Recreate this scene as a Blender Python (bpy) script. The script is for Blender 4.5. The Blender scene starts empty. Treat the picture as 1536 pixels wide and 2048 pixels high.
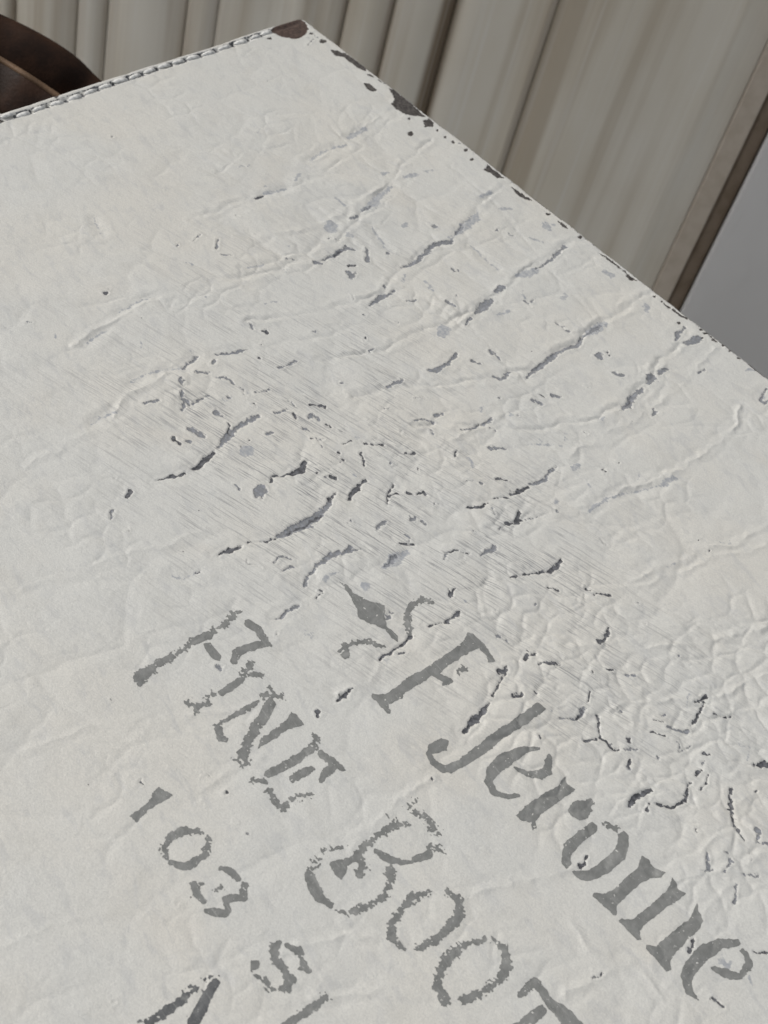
import bpy, math, random
import numpy as np
from mathutils import Matrix, Vector

# ------------------------------------------------------------------ camera, light, exposure
scene = bpy.context.scene
C = scene.collection
CAMERA_MATRIX = ((0.685074, -0.637821, 0.351933, 0.323455), (0.697081, 0.433682, -0.570963, -0.359204), (0.211545, 0.636478, 0.741717, 0.78), (0.0, 0.0, 0.0, 1.0))
cam_data = bpy.data.cameras.new('camera'); cam = bpy.data.objects.new('camera', cam_data); C.objects.link(cam)
cam.matrix_world = Matrix(CAMERA_MATRIX)
cam_data.sensor_fit = 'VERTICAL'; cam_data.sensor_height = 36.0; cam_data.lens = 49.89
cam_data.clip_start = 0.02; cam_data.clip_end = 100.0
cam_data.dof.use_dof = True; cam_data.dof.focus_distance = 0.37; cam_data.dof.aperture_fstop = 38.0
scene.camera = cam
SUN_EL, SUN_AZ = math.radians(42), math.radians(204)      # azimuth of the sun, measured from +X towards +Y
world = bpy.data.worlds.new('World'); scene.world = world; world.use_nodes = True
wn = world.node_tree; wn.nodes.clear()
sky = wn.nodes.new('ShaderNodeTexSky'); sky.sky_type = 'NISHITA'; sky.sun_disc = False
sky.sun_elevation = SUN_EL; sky.sun_rotation = math.pi/2 - SUN_AZ; sky.dust_density = 3.0; sky.air_density = 1.0
hs = wn.nodes.new('ShaderNodeHueSaturation'); hs.inputs['Saturation'].default_value = 0.22     # overcast: a nearly grey sky
bg = wn.nodes.new('ShaderNodeBackground'); bg.inputs['Strength'].default_value = 0.15
wo = wn.nodes.new('ShaderNodeOutputWorld')
wn.links.new(sky.outputs[0], hs.inputs['Color']); wn.links.new(hs.outputs[0], bg.inputs[0]); wn.links.new(bg.outputs[0], wo.inputs[0])
sun_data = bpy.data.lights.new('sun', 'SUN'); sun = bpy.data.objects.new('sun', sun_data); C.objects.link(sun)
sun_data.energy = 1.5; sun_data.angle = math.radians(16); sun_data.color = (1.0, 0.965, 0.91)
sd = Vector((math.cos(SUN_EL)*math.cos(SUN_AZ), math.cos(SUN_EL)*math.sin(SUN_AZ), math.sin(SUN_EL)))
sun.rotation_euler = sd.to_track_quat('Z', 'Y').to_euler()
vs = scene.view_settings; vs.view_transform = 'Standard'; vs.look = 'None'; vs.gamma = 1.0; vs.exposure = -0.08

STK = -14.0              # direction of the rub marks on the panel (degrees)
PANEL_Z = 0.5            # height of the painted leather face (m)
PU, PV, PT = 470.0, 400.0, 4.0      # panel size along its two edges and thickness (mm)

# ------------------------------------------------------------------ traced layout, in millimetres on the panel
LETTERS = [
  ('worn stencilled capital F starting the word FINE', 0, [
    ('s',2,[(192.67,197.15,0.88),(193.52,201.72,0.8),(193.48,206.41,0.6)]),
    ('s',1.0,[(193.68,207.37,1.25),(193.21,210.85,1.11)]),
    ('s',2,[(193.14,211.56,0.92),(193.47,217.17,0.64)]),
    ('s',1.4,[(193.4,217.86,0.96),(193.22,223.68,1.33),(193.58,227.62,1.69)]),
    ('p',1.0,[(195.24,227.91),(195.63,228.52),(195.51,229.14),(194.96,229.42),(194.29,229.2),(193.9,228.59),(194.01,227.96),(194.57,227.68)]),
    ('p',0.5,[(194.89,209.77),(195.7,208.28),(200.2,208.55),(201.04,209.81),(199.51,210.69),(197.0,210.52)]),
    ('s',1.0,[(196.72,197.25,1.01),(199.56,196.48,1.14),(202.67,197.19,1.07),(204.94,196.91,0.33)]),
    ('s',1.0,[(203.67,197.66,1.0),(202.35,201.33,1.12),(201.67,204.71,1.18),(203.04,207.07,0.78)]),
  ]),
  ('broken stencilled capital I of the word FINE', 0, [
    ('s',2,[(207.41,207.68,0.97),(206.26,204.72,0.98)]),
    ('s',2,[(207.4,206.5,0.71),(209.99,204.41,0.71)]),
    ('s',1.0,[(208.12,209.08,0.9),(208.12,214.87,0.95)]),
    ('s',2.4,[(207.51,215.12,0.51),(207.09,218.56,0.5)]),
    ('s',2,[(205.38,223.13,0.75),(207.38,221.8,0.75),(208.56,219.42,0.75)]),
    ('s',2,[(207.1,221.94,0.81),(208.65,223.23,0.8)]),
  ]),
  ('stencilled capital N of the word FINE with speckled ends', 0, [
    ('s',1.0,[(214.92,209.52,0.25),(214.99,213.07,0.75),(214.15,219.22,0.56)]),
    ('s',2,[(214.15,219.22,0.5),(214.13,221.46,0.49)]),
    ('s',1.0,[(215.07,221.87,0.92),(216.9,223.05,0.98),(218.36,222.42,0.61)]),
    ('s',2,[(214.45,208.09,0.7),(215.67,205.86,0.7),(217.61,204.41,0.7)]),
    ('s',2,[(214.02,205.18,0.71),(216.71,206.77,0.7)]),
    ('s',1.0,[(217.12,207.93,1.33),(219.46,212.72,1.38)]),
    ('s',1.4,[(219.44,213.86,1.25),(221.15,217.64,1.29),(223.24,221.35,1.09)]),
    ('s',2,[(223.07,221.58,1.15),(225.37,222.81,1.15)]),
    ('s',2,[(223.41,224.11,0.54),(225.62,222.27,0.54)]),
    ('p',1.0,[(221.82,205.4),(223.31,204.77),(226.21,205.41),(224.9,209.37),(224.78,213.93),(224.48,218.11),(223.03,216.24),(222.79,212.17),(222.98,208.03)]),
  ]),
  ('stencilled capital E ending the word FINE', 0, [
    ('s',2,[(230.36,205.23,0.88),(231.88,207.82,0.87)]),
    ('s',1.0,[(232.01,208.74,0.93),(231.73,213.95,1.1),(230.82,220.41,1.02)]),
    ('s',1.6,[(229.94,224.16,0.77),(231.87,222.47,0.78)]),
    ('s',1.0,[(234.33,207.31,0.99),(237.61,206.78,1.17),(240.29,206.26,0.61)]),
    ('s',1.0,[(238.74,207.44,0.92),(238.68,210.16,0.98),(239.6,212.43,0.54)]),
    ('s',1.4,[(235.9,211.68,0.67),(235.17,214.74,1.27),(235.3,217.18,0.72)]),
    ('s',1.6,[(234.13,223.34,0.83),(236.86,223.88,0.83)]),
    ('s',2,[(236.92,224.31,0.77),(239.22,223.36,0.88),(238.58,220.13,0.59),(240.55,216.57,0.54)]),
  ]),
  ('stencilled numeral 1 starting the number 103', 0, [
    ('p',1.0,[(218.52,242.04),(221.96,240.61),(221.93,241.64),(221.55,244.11),(221.65,246.94),(221.95,250.92),(220.04,251.45),(220.05,247.04),(219.61,244.64),(218.65,243.88)]),
  ]),
  ('stencilled numeral 0 in the number 103', 0, [
    ('s',1.2,[(232.62,241.63,0.51),(230.09,244.09,1.02),(229.32,247.26,0.95)]),
    ('s',1.8,[(229.32,247.26,0.78),(230.45,250.08,0.89),(232.19,251.14,0.55)]),
    ('s',2,[(234.81,241.71,0.68),(236.73,244.0,0.67)]),
    ('s',1.0,[(237.25,244.09,0.78),(237.19,247.15,0.94),(236.53,249.36,0.99),(234.15,251.16,0.66)]),
  ]),
  ('stencilled numeral 3 ending the number 103', 0, [
    ('s',1.0,[(241.76,243.7,0.61),(243.37,242.6,0.83),(245.54,242.36,0.77)]),
    ('s',2,[(244.3,248.26,0.49),(245.11,246.53,0.49)]),
    ('s',1.0,[(247.77,242.3,0.82),(249.55,244.4,0.93),(247.83,247.44,0.87)]),
    ('s',1.0,[(247.83,247.44,0.7),(249.83,248.67,0.7)]),
    ('s',0.6,[(247.11,252.31,0.53),(248.46,251.07,1.02),(249.98,249.62,0.91)]),
    ('s',1.0,[(240.98,250.42,0.76),(243.13,251.51,0.97),(245.08,251.3,0.65)]),
    ('s',1.0,[(240.43,250.85,0.27),(241.9,249.0,0.27)]),
  ]),
  ('stencilled capital S following the number 103', 0, [
    ('p',1.0,[(261.02,252.05),(262.02,250.66),(263.57,252.09),(262.67,253.35)]),
    ('s',2,[(263.87,253.37,0.36),(266.55,252.99,0.62),(268.5,252.67,0.62)]),
    ('s',1.2,[(261.98,244.79,0.53),(261.96,246.52,1.06),(263.92,247.92,1.0),(267.41,248.25,0.99),(269.31,248.43,1.14),(269.94,250.52,0.93)]),
    ('s',2,[(267.98,252.89,0.51),(270.46,250.3,0.52)]),
    ('s',1.3,[(263.41,244.31,0.53),(265.51,243.02,0.74),(269.27,244.33,0.74)]),
    ('s',1.0,[(268.8,245.31,0.53),(270.36,244.26,0.53)]),
  ]),
  ('single stencilled stroke of a letter cut by the bottom edge, right of the S', 0, [
    ('s',1.2,[(276.36,245.2,0.73),(276.46,249.5,0.92),(275.86,253.78,0.96),(275.64,258.33,0.95)]),
    ('s',1.5,[(275.86,245.8,0.57),(277.42,245.14,0.57)]),
  ]),
  ('dark charcoal stencilled letter cut by the bottom edge, lower left', 1, [
    ('s',1.2,[(258.54,265.1,0.61),(258.31,269.73,0.95),(257.98,274.8,0.88),(257.72,280.44,0.82)]),
    ('s',2,[(257.35,265.74,0.4),(258.58,263.84,0.41)]),
    ('s',1,[(259.88,260.66,0.87),(261.34,264.51,1.11),(264.06,270.6,1.23),(266.13,274.19,1.21)]),
    ('s',2,[(258.16,261.53,0.36),(259.21,259.44,0.36)]),
    ('s',1.5,[(256.45,277.0,0.39),(258.28,275.97,0.39)]),
  ]),
  ('worn stencilled capital B with a broken bowl', 0, [
    ('s',2.4,[(255.39,206.61,0.48),(257.08,206.26,0.48)]),
    ('s',1.6,[(259.92,203.82,0.42),(257.96,206.33,1.01),(257.5,210.69,0.77),(257.44,215.37,0.87),(257.91,218.15,0.81)]),
    ('s',2,[(257.65,217.52,1.04),(260.82,219.25,1.03)]),
    ('s',1.0,[(258.34,218.57,0.81),(257.46,221.58,0.8),(256.17,224.16,0.63)]),
    ('p',0.7,[(255.82,224.6),(257.6,220.94),(259.35,222.98),(259.93,225.05),(258.61,225.32),(256.85,225.18)]),
    ('s',1.5,[(260.75,219.34,0.97),(261.29,221.01,0.97)]),
    ('s',2.6,[(254.35,219.78,0.41),(252.62,223.12,0.4),(253.28,226.38,0.57)]),
    ('s',1,[(254.63,229.85,1.01),(257.33,231.07,1.45),(259.96,231.43,1.17),(262.57,230.9,0.72)]),
    ('s',2,[(253.81,229.47,0.51),(254.36,227.37,0.51)]),
    ('s',1.6,[(264.62,230.6,0.39),(266.53,228.68,0.66),(267.77,225.34,0.78),(268.55,220.74,0.79)]),
    ('s',1.8,[(268.49,219.9,0.68),(266.97,216.69,0.86),(265.23,215.12,1.21)]),
    ('s',1,[(259.89,214.21,0.58),(262.1,213.62,1.05),(265.15,211.88,0.7),(267.01,209.35,0.35)]),
    ('s',1.0,[(266.84,208.6,0.76),(267.88,205.36,1.06)]),
    ('s',2.4,[(266.96,203.59,0.71),(268.72,202.53,0.71)]),
    ('s',2.2,[(265.61,200.56,0.84),(262.54,199.47,0.91),(258.52,200.35,0.61)]),
    ('s',2.6,[(256.6,200.47,0.55),(256.36,198.0,0.55)]),
  ]),
  ('stencilled capital O beside the worn B', 0, [
    ('s',1.5,[(274.2,211.84,0.57),(272.65,215.44,0.97),(273.42,220.13,0.84),(274.22,223.63,0.94),(276.2,225.59,0.93),(279.58,225.36,0.6)]),
    ('s',1.5,[(276.35,208.41,0.58),(279.49,208.03,1.03),(282.24,210.12,1.08),(282.84,214.77,1.01),(282.69,219.37,0.94),(281.58,222.91,0.66)]),
  ]),
  ('second stencilled capital O, lower of the two beside the B', 0, [
    ('s',1.6,[(289.57,210.17,0.59),(287.52,214.2,0.8),(287.27,219.26,1.26),(288.3,223.33,0.93),(290.18,225.88,1.03),(293.04,226.4,1.22)]),
    ('s',1.6,[(290.75,208.71,0.59),(294.08,208.01,1.07),(296.77,210.58,1.16),(297.71,214.35,0.94),(297.12,219.09,0.88),(295.72,223.79,0.87)]),
  ]),
  ('stencilled capital T cut by the bottom edge below the second O', 0, [
    ('s',1.3,[(303.0,212.8,0.78),(302.8,209.81,1.05),(303.61,208.18,0.95)]),
    ('s',0.8,[(303.13,208.19,0.95),(307.92,209.27,1.15),(311.64,208.78,1.81),(315.16,209.28,2.16),(318.3,210.18,1.53)]),
    ('s',1,[(308.09,211.85,1.14),(307.59,216.77,1.28),(307.25,220.26,1.26)]),
  ]),
  ('stencilled diamond ornament with two scrolls above the letters', 0, [
    ('p',0.8,[(200.55,169.87),(202.37,168.93),(205.32,169.51),(209.28,167.97),(213.04,165.36),(215.08,167.81),(218.12,169.46),(221.52,169.25),(222.76,170.48),(220.66,171.08),(218.29,170.52),(215.32,172.05),(212.16,173.85),(209.55,172.24),(205.8,170.86),(202.57,170.01)]),
    ('s',1.4,[(216.46,184.43,0.61),(215.78,182.25,0.88),(216.89,178.83,0.82),(218.75,176.27,0.82),(221.87,174.49,0.55)]),
    ('p',1.4,[(218.43,182.71),(218.92,183.78),(218.61,184.93),(217.68,185.49),(216.66,185.13),(216.16,184.06),(216.47,182.91),(217.41,182.35)]),
    ('s',1.5,[(223.33,166.11,0.56),(220.6,164.71,0.99),(217.85,161.96,0.85),(216.65,159.37,0.93),(217.26,155.81,1.01),(219.27,154.87,0.72)]),
  ]),
  ('large stencilled capital F on the upper right line', 0, [
    ('p',0.8,[(231.39,153.76),(233.91,152.83),(237.22,152.76),(241.97,154.29),(240.98,156.32),(239.37,155.09),(236.62,154.7),(235.93,157.05),(235.74,161.43),(235.42,166.61),(235.92,168.61),(238.89,167.25),(239.85,167.27),(239.37,169.24),(238.62,170.92),(238.0,169.78),(234.97,170.58),(235.0,174.5),(234.49,179.75),(235.18,181.39),(234.54,185.44),(236.83,186.78),(235.96,187.32),(234.08,187.32),(230.49,187.06),(229.66,186.25),(230.94,185.17),(231.94,183.82),(232.02,179.18),(231.77,175.58),(232.59,169.12),(232.92,160.49),(232.59,156.06)]),
    ('s',2,[(238.1,163.92,0.75),(238.45,162.48,0.75)]),
  ]),
  ('large hooked stencilled capital J', 0, [
    ('p',0.8,[(256.66,154.48),(259.03,154.56),(259.39,156.02),(258.99,162.3),(257.97,169.28),(258.36,173.69),(257.72,181.75),(256.8,186.5),(254.95,188.33),(252.04,188.59),(249.57,187.66),(248.25,185.18),(248.67,181.34),(250.5,180.38),(251.9,182.8),(251.0,185.18),(250.46,186.5),(252.33,187.02),(254.49,185.97),(255.5,182.28),(255.5,177.46),(255.55,170.63),(256.28,163.37)]),
  ]),
  ('stencilled small e beside the capital J', 0, [
    ('s',0.7,[(265.4,164.42,0.36),(263.57,167.45,0.93),(262.43,173.19,1.9),(262.57,177.78,1.53),(263.85,180.83,0.96),(266.69,181.79,0.89),(269.44,179.96,0.68),(270.68,177.91,0.55)]),
    ('s',1,[(265.45,173.07,0.42),(268.29,171.75,0.77),(270.65,169.39,1.19),(270.81,167.04,1.2),(268.56,163.94,0.64)]),
  ]),
  ('stencilled small r with a round ear', 0, [
    ('p',0.7,[(274.49,164.63),(276.35,165.78),(278.34,165.55),(278.43,167.19),(277.83,172.6),(277.41,177.12),(277.76,179.49),(279.12,180.54),(278.97,181.84),(277.38,180.53),(275.73,182.09),(273.98,182.08),(273.55,178.67),(274.46,171.74),(275.16,168.49)]),
    ('p',1,[(284.52,166.28),(285.22,168.45),(284.44,170.71),(282.64,171.75),(280.87,170.98),(280.15,168.82),(280.92,166.53),(282.74,165.48)]),
    ('p',1.4,[(283.56,164.4),(283.87,165.32),(283.55,166.26),(282.8,166.68),(282.06,166.34),(281.75,165.42),(282.06,164.48),(282.81,164.05)]),
  ]),
  ('stencilled small o in two heavy halves', 0, [
    ('p',0.6,[(287.75,181.62),(285.92,178.5),(285.92,172.98),(286.4,168.43),(287.91,168.19),(288.83,169.82),(288.36,174.86),(288.73,179.3),(290.26,180.6),(290.32,182.66),(288.84,182.4)]),
    ('s',2,[(288.86,166.75,0.69),(290.97,164.85,0.82)]),
    ('p',0.6,[(291.37,182.09),(292.44,180.74),(293.87,178.49),(294.33,174.6),(294.6,170.42),(293.78,167.58),(292.41,165.89),(292.74,163.99),(294.26,164.03),(295.93,165.83),(297.58,169.54),(297.3,174.63),(296.46,178.96),(295.33,181.12),(293.41,182.32)]),
  ]),
  ('stencilled small m of three heavy stems', 0, [
    ('p',0.5,[(299.57,165.58),(301.25,164.91),(302.93,165.65),(305.89,164.31),(305.9,166.19),(304.44,168.5),(303.72,171.73),(303.59,177.89),(303.6,180.13),(305.06,181.92),(304.45,182.5),(301.63,182.58),(298.55,182.79),(298.17,181.9),(299.79,180.33),(300.67,177.86),(300.61,173.3),(300.93,169.13),(300.16,167.24)]),
    ('p',0.7,[(307.74,164.35),(309.4,164.63),(310.49,165.59),(312.33,164.69),(312.13,167.26),(311.37,171.39),(310.8,177.05),(310.78,180.62),(312.19,181.95),(311.83,182.83),(308.99,182.82),(306.32,182.59),(306.21,181.57),(307.92,180.16),(308.29,177.48),(308.65,172.49),(308.84,168.12),(308.48,166.25)]),
    ('p',0.7,[(315.42,164.53),(316.85,165.96),(318.99,166.94),(319.48,169.02),(319.37,174.46),(319.45,179.13),(319.93,181.11),(321.12,182.21),(320.64,183.38),(318.67,183.07),(314.3,182.84),(313.89,181.87),(315.56,180.43),(315.59,178.21),(316.01,173.74),(316.62,168.96),(315.76,166.4)]),
  ]),
  ('last stencilled small e at the lower right', 0, [
    ('s',0.8,[(327.22,164.82,0.86),(325.0,167.98,1.25),(323.63,172.72,1.57),(323.66,177.84,1.55),(324.5,181.05,1.21),(326.61,182.66,0.98),(329.16,182.89,0.27)]),
    ('s',1,[(327.07,174.38,0.5),(329.47,173.16,1.11),(332.18,171.06,0.95)]),
    ('s',1.2,[(329.74,165.43,0.79),(332.17,166.63,0.9),(332.45,169.71,0.84)]),
  ]),
]
WEAR = [
  ('d','s',1.0,[(148.43,186.87,0.22),(149.44,182.72,0.6),(150.28,178.8,0.23)]),
  ('d','s',1.0,[(150.68,176.17,0.53),(149.97,170.87,0.85),(149.01,167.46,0.39)]),
  ('m','s',1.0,[(148.34,166.03,0.31),(146.69,161.1,1.18),(145.55,156.1,0.64),(145.35,148.65,0.73)]),
  ('m','s',1.0,[(147.11,144.17,0.33),(148.25,140.97,0.33)]),
  ('m','s',1.0,[(131.98,165.14,0.4),(129.96,162.18,0.72),(131.81,161.93,0.56),(131.82,155.72,0.24)]),
  ('m','p',1.0,[(124.22,157.84),(124.9,158.81),(124.84,159.76),(124.07,160.14),(123.04,159.72),(122.36,158.75),(122.42,157.79),(123.19,157.42)]),
  ('m','s',1.0,[(127.37,160.95,0.57),(130.52,163.07,0.56)]),
  ('l','s',1.0,[(116.88,170.4,0.24),(116.2,164.25,0.25),(116.9,161.3,0.25),(120.2,155.09,0.25),(118.58,149.25,0.25)]),
  ('m','s',1.0,[(120.15,154.6,0.46),(118.62,148.82,0.46)]),
  ('m','s',1.0,[(120.65,143.62,0.25),(122.9,138.06,0.51),(124.03,134.3,0.17)]),
  ('m','s',1.0,[(123.57,152.46,0.58),(125.45,150.4,0.58)]),
  ('m','s',1.0,[(127.9,149.26,0.42),(129.36,147.29,0.33),(132.82,146.56,0.25)]),
  ('m','s',1.0,[(134.72,131.25,0.34),(135.42,125.56,0.35)]),
  ('m','s',1.0,[(125.22,172.24,0.48),(126.3,168.8,0.48)]),
  ('l','s',1.0,[(123.36,187.88,0.38),(122.8,185.41,0.39),(122.93,180.98,0.39)]),
  ('m','s',1.0,[(138.49,167.85,0.47),(141.55,167.33,0.86),(143.36,166.22,0.55)]),
  ('d','s',1.0,[(139.48,173.82,0.7),(141.26,173.56,0.7)]),
  ('m','s',1.0,[(142.15,171.72,0.39),(143.09,170.77,0.39)]),
  ('m','p',1.0,[(139.1,156.99),(139.66,157.83),(139.59,158.65),(138.92,158.98),(138.06,158.61),(137.49,157.77),(137.56,156.95),(138.23,156.62)]),
  ('l','p',1.0,[(154.59,158.98),(155.35,160.37),(155.05,161.87),(153.87,162.61),(152.5,162.16),(151.73,160.77),(152.02,159.26),(153.21,158.51)]),
  ('m','s',1.0,[(151.8,151.56,0.44),(152.8,149.69,0.44)]),
  ('d','s',1.0,[(165.81,162.12,0.31),(164.67,160.67,0.5),(166.27,156.69,0.27),(167.16,152.94,0.94),(165.97,149.08,0.47)]),
  ('m','p',1.0,[(167.7,165.21),(168.25,166.57),(167.74,168.23),(166.46,169.23),(165.17,168.97),(164.61,167.62),(165.12,165.95),(166.4,164.95)]),
  ('m','s',1.0,[(161.08,170.75,0.23),(163.13,170.78,0.23)]),
  ('d','s',1.0,[(176.3,189.59,0.18),(176.89,185.95,0.78),(177.6,182.38,0.22)]),
  ('d','s',1.0,[(177.9,180.53,0.18),(180.03,176.0,0.18),(180.71,173.58,0.18)]),
  ('m','s',1.0,[(180.46,172.93,0.73),(181.14,168.3,1.4),(181.9,162.77,1.27),(180.71,156.24,0.91),(179.56,153.33,0.54)]),
  ('d','s',1.0,[(181.33,170.22,0.29),(182.15,163.89,0.45),(181.72,158.54,0.38)]),
  ('d','s',1.0,[(179.48,153.45,0.46),(178.08,150.09,0.46)]),
  ('d','s',1.0,[(182.19,148.67,0.54),(180.64,145.5,0.7),(179.67,139.8,0.36)]),
  ('m','s',1.0,[(196.33,178.16,0.28),(194.55,175.24,0.43),(193.75,170.14,0.51),(193.24,165.23,0.73),(194.91,161.4,0.59),(196.09,157.97,0.15)]),
  ('m','s',1.0,[(194.61,161.12,0.66),(194.28,159.44,0.67)]),
  ('l','s',1.0,[(198.32,172.62,0.71),(197.9,170.47,0.5),(199.0,167.52,0.18)]),
  ('l','s',1.0,[(204.18,156.64,0.81),(203.66,152.41,1.86),(204.11,148.15,0.82)]),
  ('m','s',1.0,[(204.08,156.08,0.44),(203.36,152.11,0.74)]),
  ('d','s',1.0,[(200.86,147.74,0.45),(203.22,145.35,0.45)]),
  ('d','s',1.0,[(201.41,178.09,0.28),(200.08,175.56,0.28)]),
  ('m','s',1.0,[(189.97,179.69,0.36),(190.08,176.79,0.36)]),
  ('m','s',1.0,[(186.49,179.15,0.21),(186.39,176.49,0.22),(188.28,175.17,0.22)]),
  ('d','s',1.0,[(166.82,136.17,0.32),(166.97,133.9,0.33)]),
  ('d','s',1.0,[(169.07,131.03,0.29),(173.24,126.7,0.29)]),
  ('d','p',1.0,[(169.0,138.71),(169.29,139.21),(169.23,139.69),(168.85,139.88),(168.38,139.66),(168.09,139.16),(168.15,138.67),(168.53,138.49)]),
  ('d','p',1.0,[(170.45,140.66),(170.67,141.03),(170.62,141.39),(170.34,141.52),(169.99,141.36),(169.77,140.99),(169.82,140.63),(170.1,140.49)]),
  ('d','p',1.0,[(169.65,143.51),(169.87,143.88),(169.82,144.23),(169.54,144.37),(169.19,144.21),(168.97,143.84),(169.02,143.48),(169.3,143.35)]),
  ('d','s',1.0,[(171.93,134.27,0.28),(175.33,136.58,0.28)]),
  ('m','p',1.0,[(179.44,129.54),(179.72,130.06),(179.65,130.55),(179.27,130.73),(178.81,130.5),(178.52,129.99),(178.59,129.5),(178.97,129.31)]),
  ('d','p',1.0,[(185.21,124.15),(185.38,124.47),(185.33,124.78),(185.1,124.9),(184.81,124.75),(184.63,124.43),(184.68,124.12),(184.92,124.0)]),
  ('d','p',1.0,[(169.8,148.98),(169.94,149.22),(169.91,149.46),(169.72,149.55),(169.49,149.44),(169.35,149.2),(169.38,148.97),(169.56,148.88)]),
  ('d','p',1.0,[(173.88,146.06),(174.16,146.55),(174.1,147.02),(173.73,147.2),(173.27,146.98),(172.98,146.5),(173.05,146.03),(173.42,145.85)]),
  ('d','p',1.0,[(172.47,118.39),(172.65,118.73),(172.61,119.05),(172.37,119.16),(172.07,119.01),(171.88,118.68),(171.92,118.36),(172.16,118.24)]),
  ('d','s',1.0,[(189.62,141.56,0.27),(187.09,139.06,0.27),(185.27,134.63,0.28)]),
  ('d','s',1.0,[(187.17,138.95,0.31),(188.1,135.99,0.32)]),
  ('d','s',1.0,[(189.68,133.65,0.4),(191.11,132.63,0.4)]),
  ('d','s',1.0,[(191.65,131.2,0.44),(191.81,129.37,0.44),(193.09,129.69,0.44)]),
  ('m','p',1.0,[(197.11,129.73),(197.31,130.11),(197.25,130.47),(196.97,130.6),(196.63,130.43),(196.44,130.06),(196.5,129.69),(196.78,129.56)]),
  ('m','s',1.0,[(196.65,139.68,0.46),(198.02,137.67,0.31),(200.23,137.48,0.15)]),
  ('m','s',1.0,[(193.74,149.2,0.46),(193.36,146.0,0.46)]),
  ('m','p',1.0,[(188.47,153.16),(188.73,153.63),(188.66,154.08),(188.3,154.26),(187.86,154.05),(187.59,153.59),(187.66,153.13),(188.03,152.96)]),
  ('d','s',1.0,[(147.63,194.6,0.58),(148.46,196.36,0.58)]),
  ('m','s',1.0,[(150.54,202.15,0.39),(151.78,204.66,0.39)]),
  ('d','s',1.0,[(150.53,133.51,0.38),(153.24,130.69,0.38)]),
  ('m','s',1.0,[(153.72,137.4,0.37),(153.78,135.54,0.37),(155.84,135.51,0.37)]),
  ('d','s',1.0,[(150.14,140.32,0.45),(151.93,140.52,0.45)]),
  ('m','s',1.0,[(144.64,139.15,0.25),(148.01,137.44,0.25)]),
  ('d','p',1.0,[(129.74,133.17),(130.12,133.77),(130.08,134.34),(129.63,134.55),(129.04,134.29),(128.66,133.69),(128.7,133.12),(129.14,132.91)]),
  ('m','s',1.0,[(123.33,146.33,0.5),(122.7,144.88,0.51)]),
  ('d','p',1.0,[(164.57,123.21),(164.76,123.54),(164.72,123.86),(164.48,123.98),(164.17,123.83),(163.98,123.5),(164.02,123.18),(164.26,123.06)]),
  ('m','p',1.0,[(163.97,115.56),(164.16,115.9),(164.12,116.22),(163.88,116.34),(163.57,116.18),(163.38,115.85),(163.41,115.52),(163.66,115.4)]),
  ('d','s',1.0,[(179.17,123.59,0.29),(180.24,121.13,0.29)]),
  ('l','s',1.0,[(174.73,202.76,0.17),(177.1,200.74,0.17),(177.55,196.72,0.17)]),
  ('d','s',1.0,[(177.62,197.58,0.21),(177.55,196.72,0.21)]),
  ('m','s',1.0,[(210.27,140.02,0.3),(211.95,136.87,0.3)]),
  ('l','p',1.0,[(151.18,75.22),(152.19,77.41),(151.77,79.67),(150.18,80.7),(148.33,79.9),(147.3,77.73),(147.71,75.45),(149.32,74.4)]),
  ('d','p',1.0,[(165.26,104.93),(165.45,105.28),(165.41,105.61),(165.17,105.73),(164.85,105.57),(164.66,105.21),(164.7,104.88),(164.95,104.76)]),
  ('d','p',1.0,[(141.83,146.77),(142.03,147.08),(142.0,147.38),(141.76,147.5),(141.45,147.36),(141.25,147.05),(141.27,146.75),(141.51,146.63)]),
  ('m','s',1.0,[(138.79,143.84,0.33),(139.74,139.99,0.33)]),
  ('m','p',1.0,[(136.19,150.99),(136.51,151.48),(136.47,151.96),(136.09,152.15),(135.59,151.93),(135.26,151.44),(135.3,150.96),(135.68,150.77)]),
  ('d','p',1.0,[(160.73,141.75),(161.0,142.19),(160.95,142.61),(160.62,142.77),(160.2,142.58),(159.93,142.14),(159.98,141.72),(160.31,141.56)]),
  ('d','p',1.0,[(157.67,202.49),(157.88,202.79),(157.84,203.1),(157.58,203.22),(157.25,203.11),(157.04,202.81),(157.08,202.5),(157.34,202.37)]),
  ('d','p',1.0,[(142.75,195.06),(142.9,195.27),(142.88,195.48),(142.7,195.57),(142.47,195.48),(142.32,195.27),(142.34,195.06),(142.52,194.98)]),
  ('l','p',1.0,[(206.45,164.25),(206.81,165.28),(206.38,166.52),(205.42,167.24),(204.48,167.03),(204.12,165.99),(204.54,164.75),(205.51,164.03)]),
  ('m','s',1.0,[(159.48,94.12,0.63),(160.55,91.43,0.99),(160.47,88.61,0.45)]),
  ('m','s',1.0,[(160.14,87.17,0.59),(159.02,80.98,0.6)]),
  ('m','s',1.0,[(157.54,109.63,0.52),(157.57,103.92,0.53)]),
  ('m','s',1.0,[(177.87,70.66,0.28),(177.26,64.69,0.74),(176.26,55.15,1.04),(176.16,50.14,0.72),(177.25,45.86,0.97),(175.95,39.92,0.39)]),
  ('l','s',1.0,[(175.95,39.92,0.78),(175.77,35.9,1.68),(175.34,28.96,1.3)]),
  ('m','s',1.0,[(175.95,39.92,0.29),(175.61,34.43,0.79),(175.66,30.64,0.4)]),
  ('m','p',1.0,[(185.18,41.79),(185.79,43.14),(185.63,44.36),(184.78,44.76),(183.75,44.1),(183.12,42.76),(183.28,41.52),(184.13,41.12)]),
  ('m','s',1.0,[(191.99,44.17,0.86),(193.6,43.62,0.67),(194.94,42.09,0.38)]),
  ('m','s',1.0,[(203.56,55.29,0.28),(203.53,51.52,1.2),(202.15,47.9,0.93),(201.52,42.03,0.76)]),
  ('d','s',1.0,[(203.43,52.26,0.46),(202.61,49.11,0.37)]),
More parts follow.
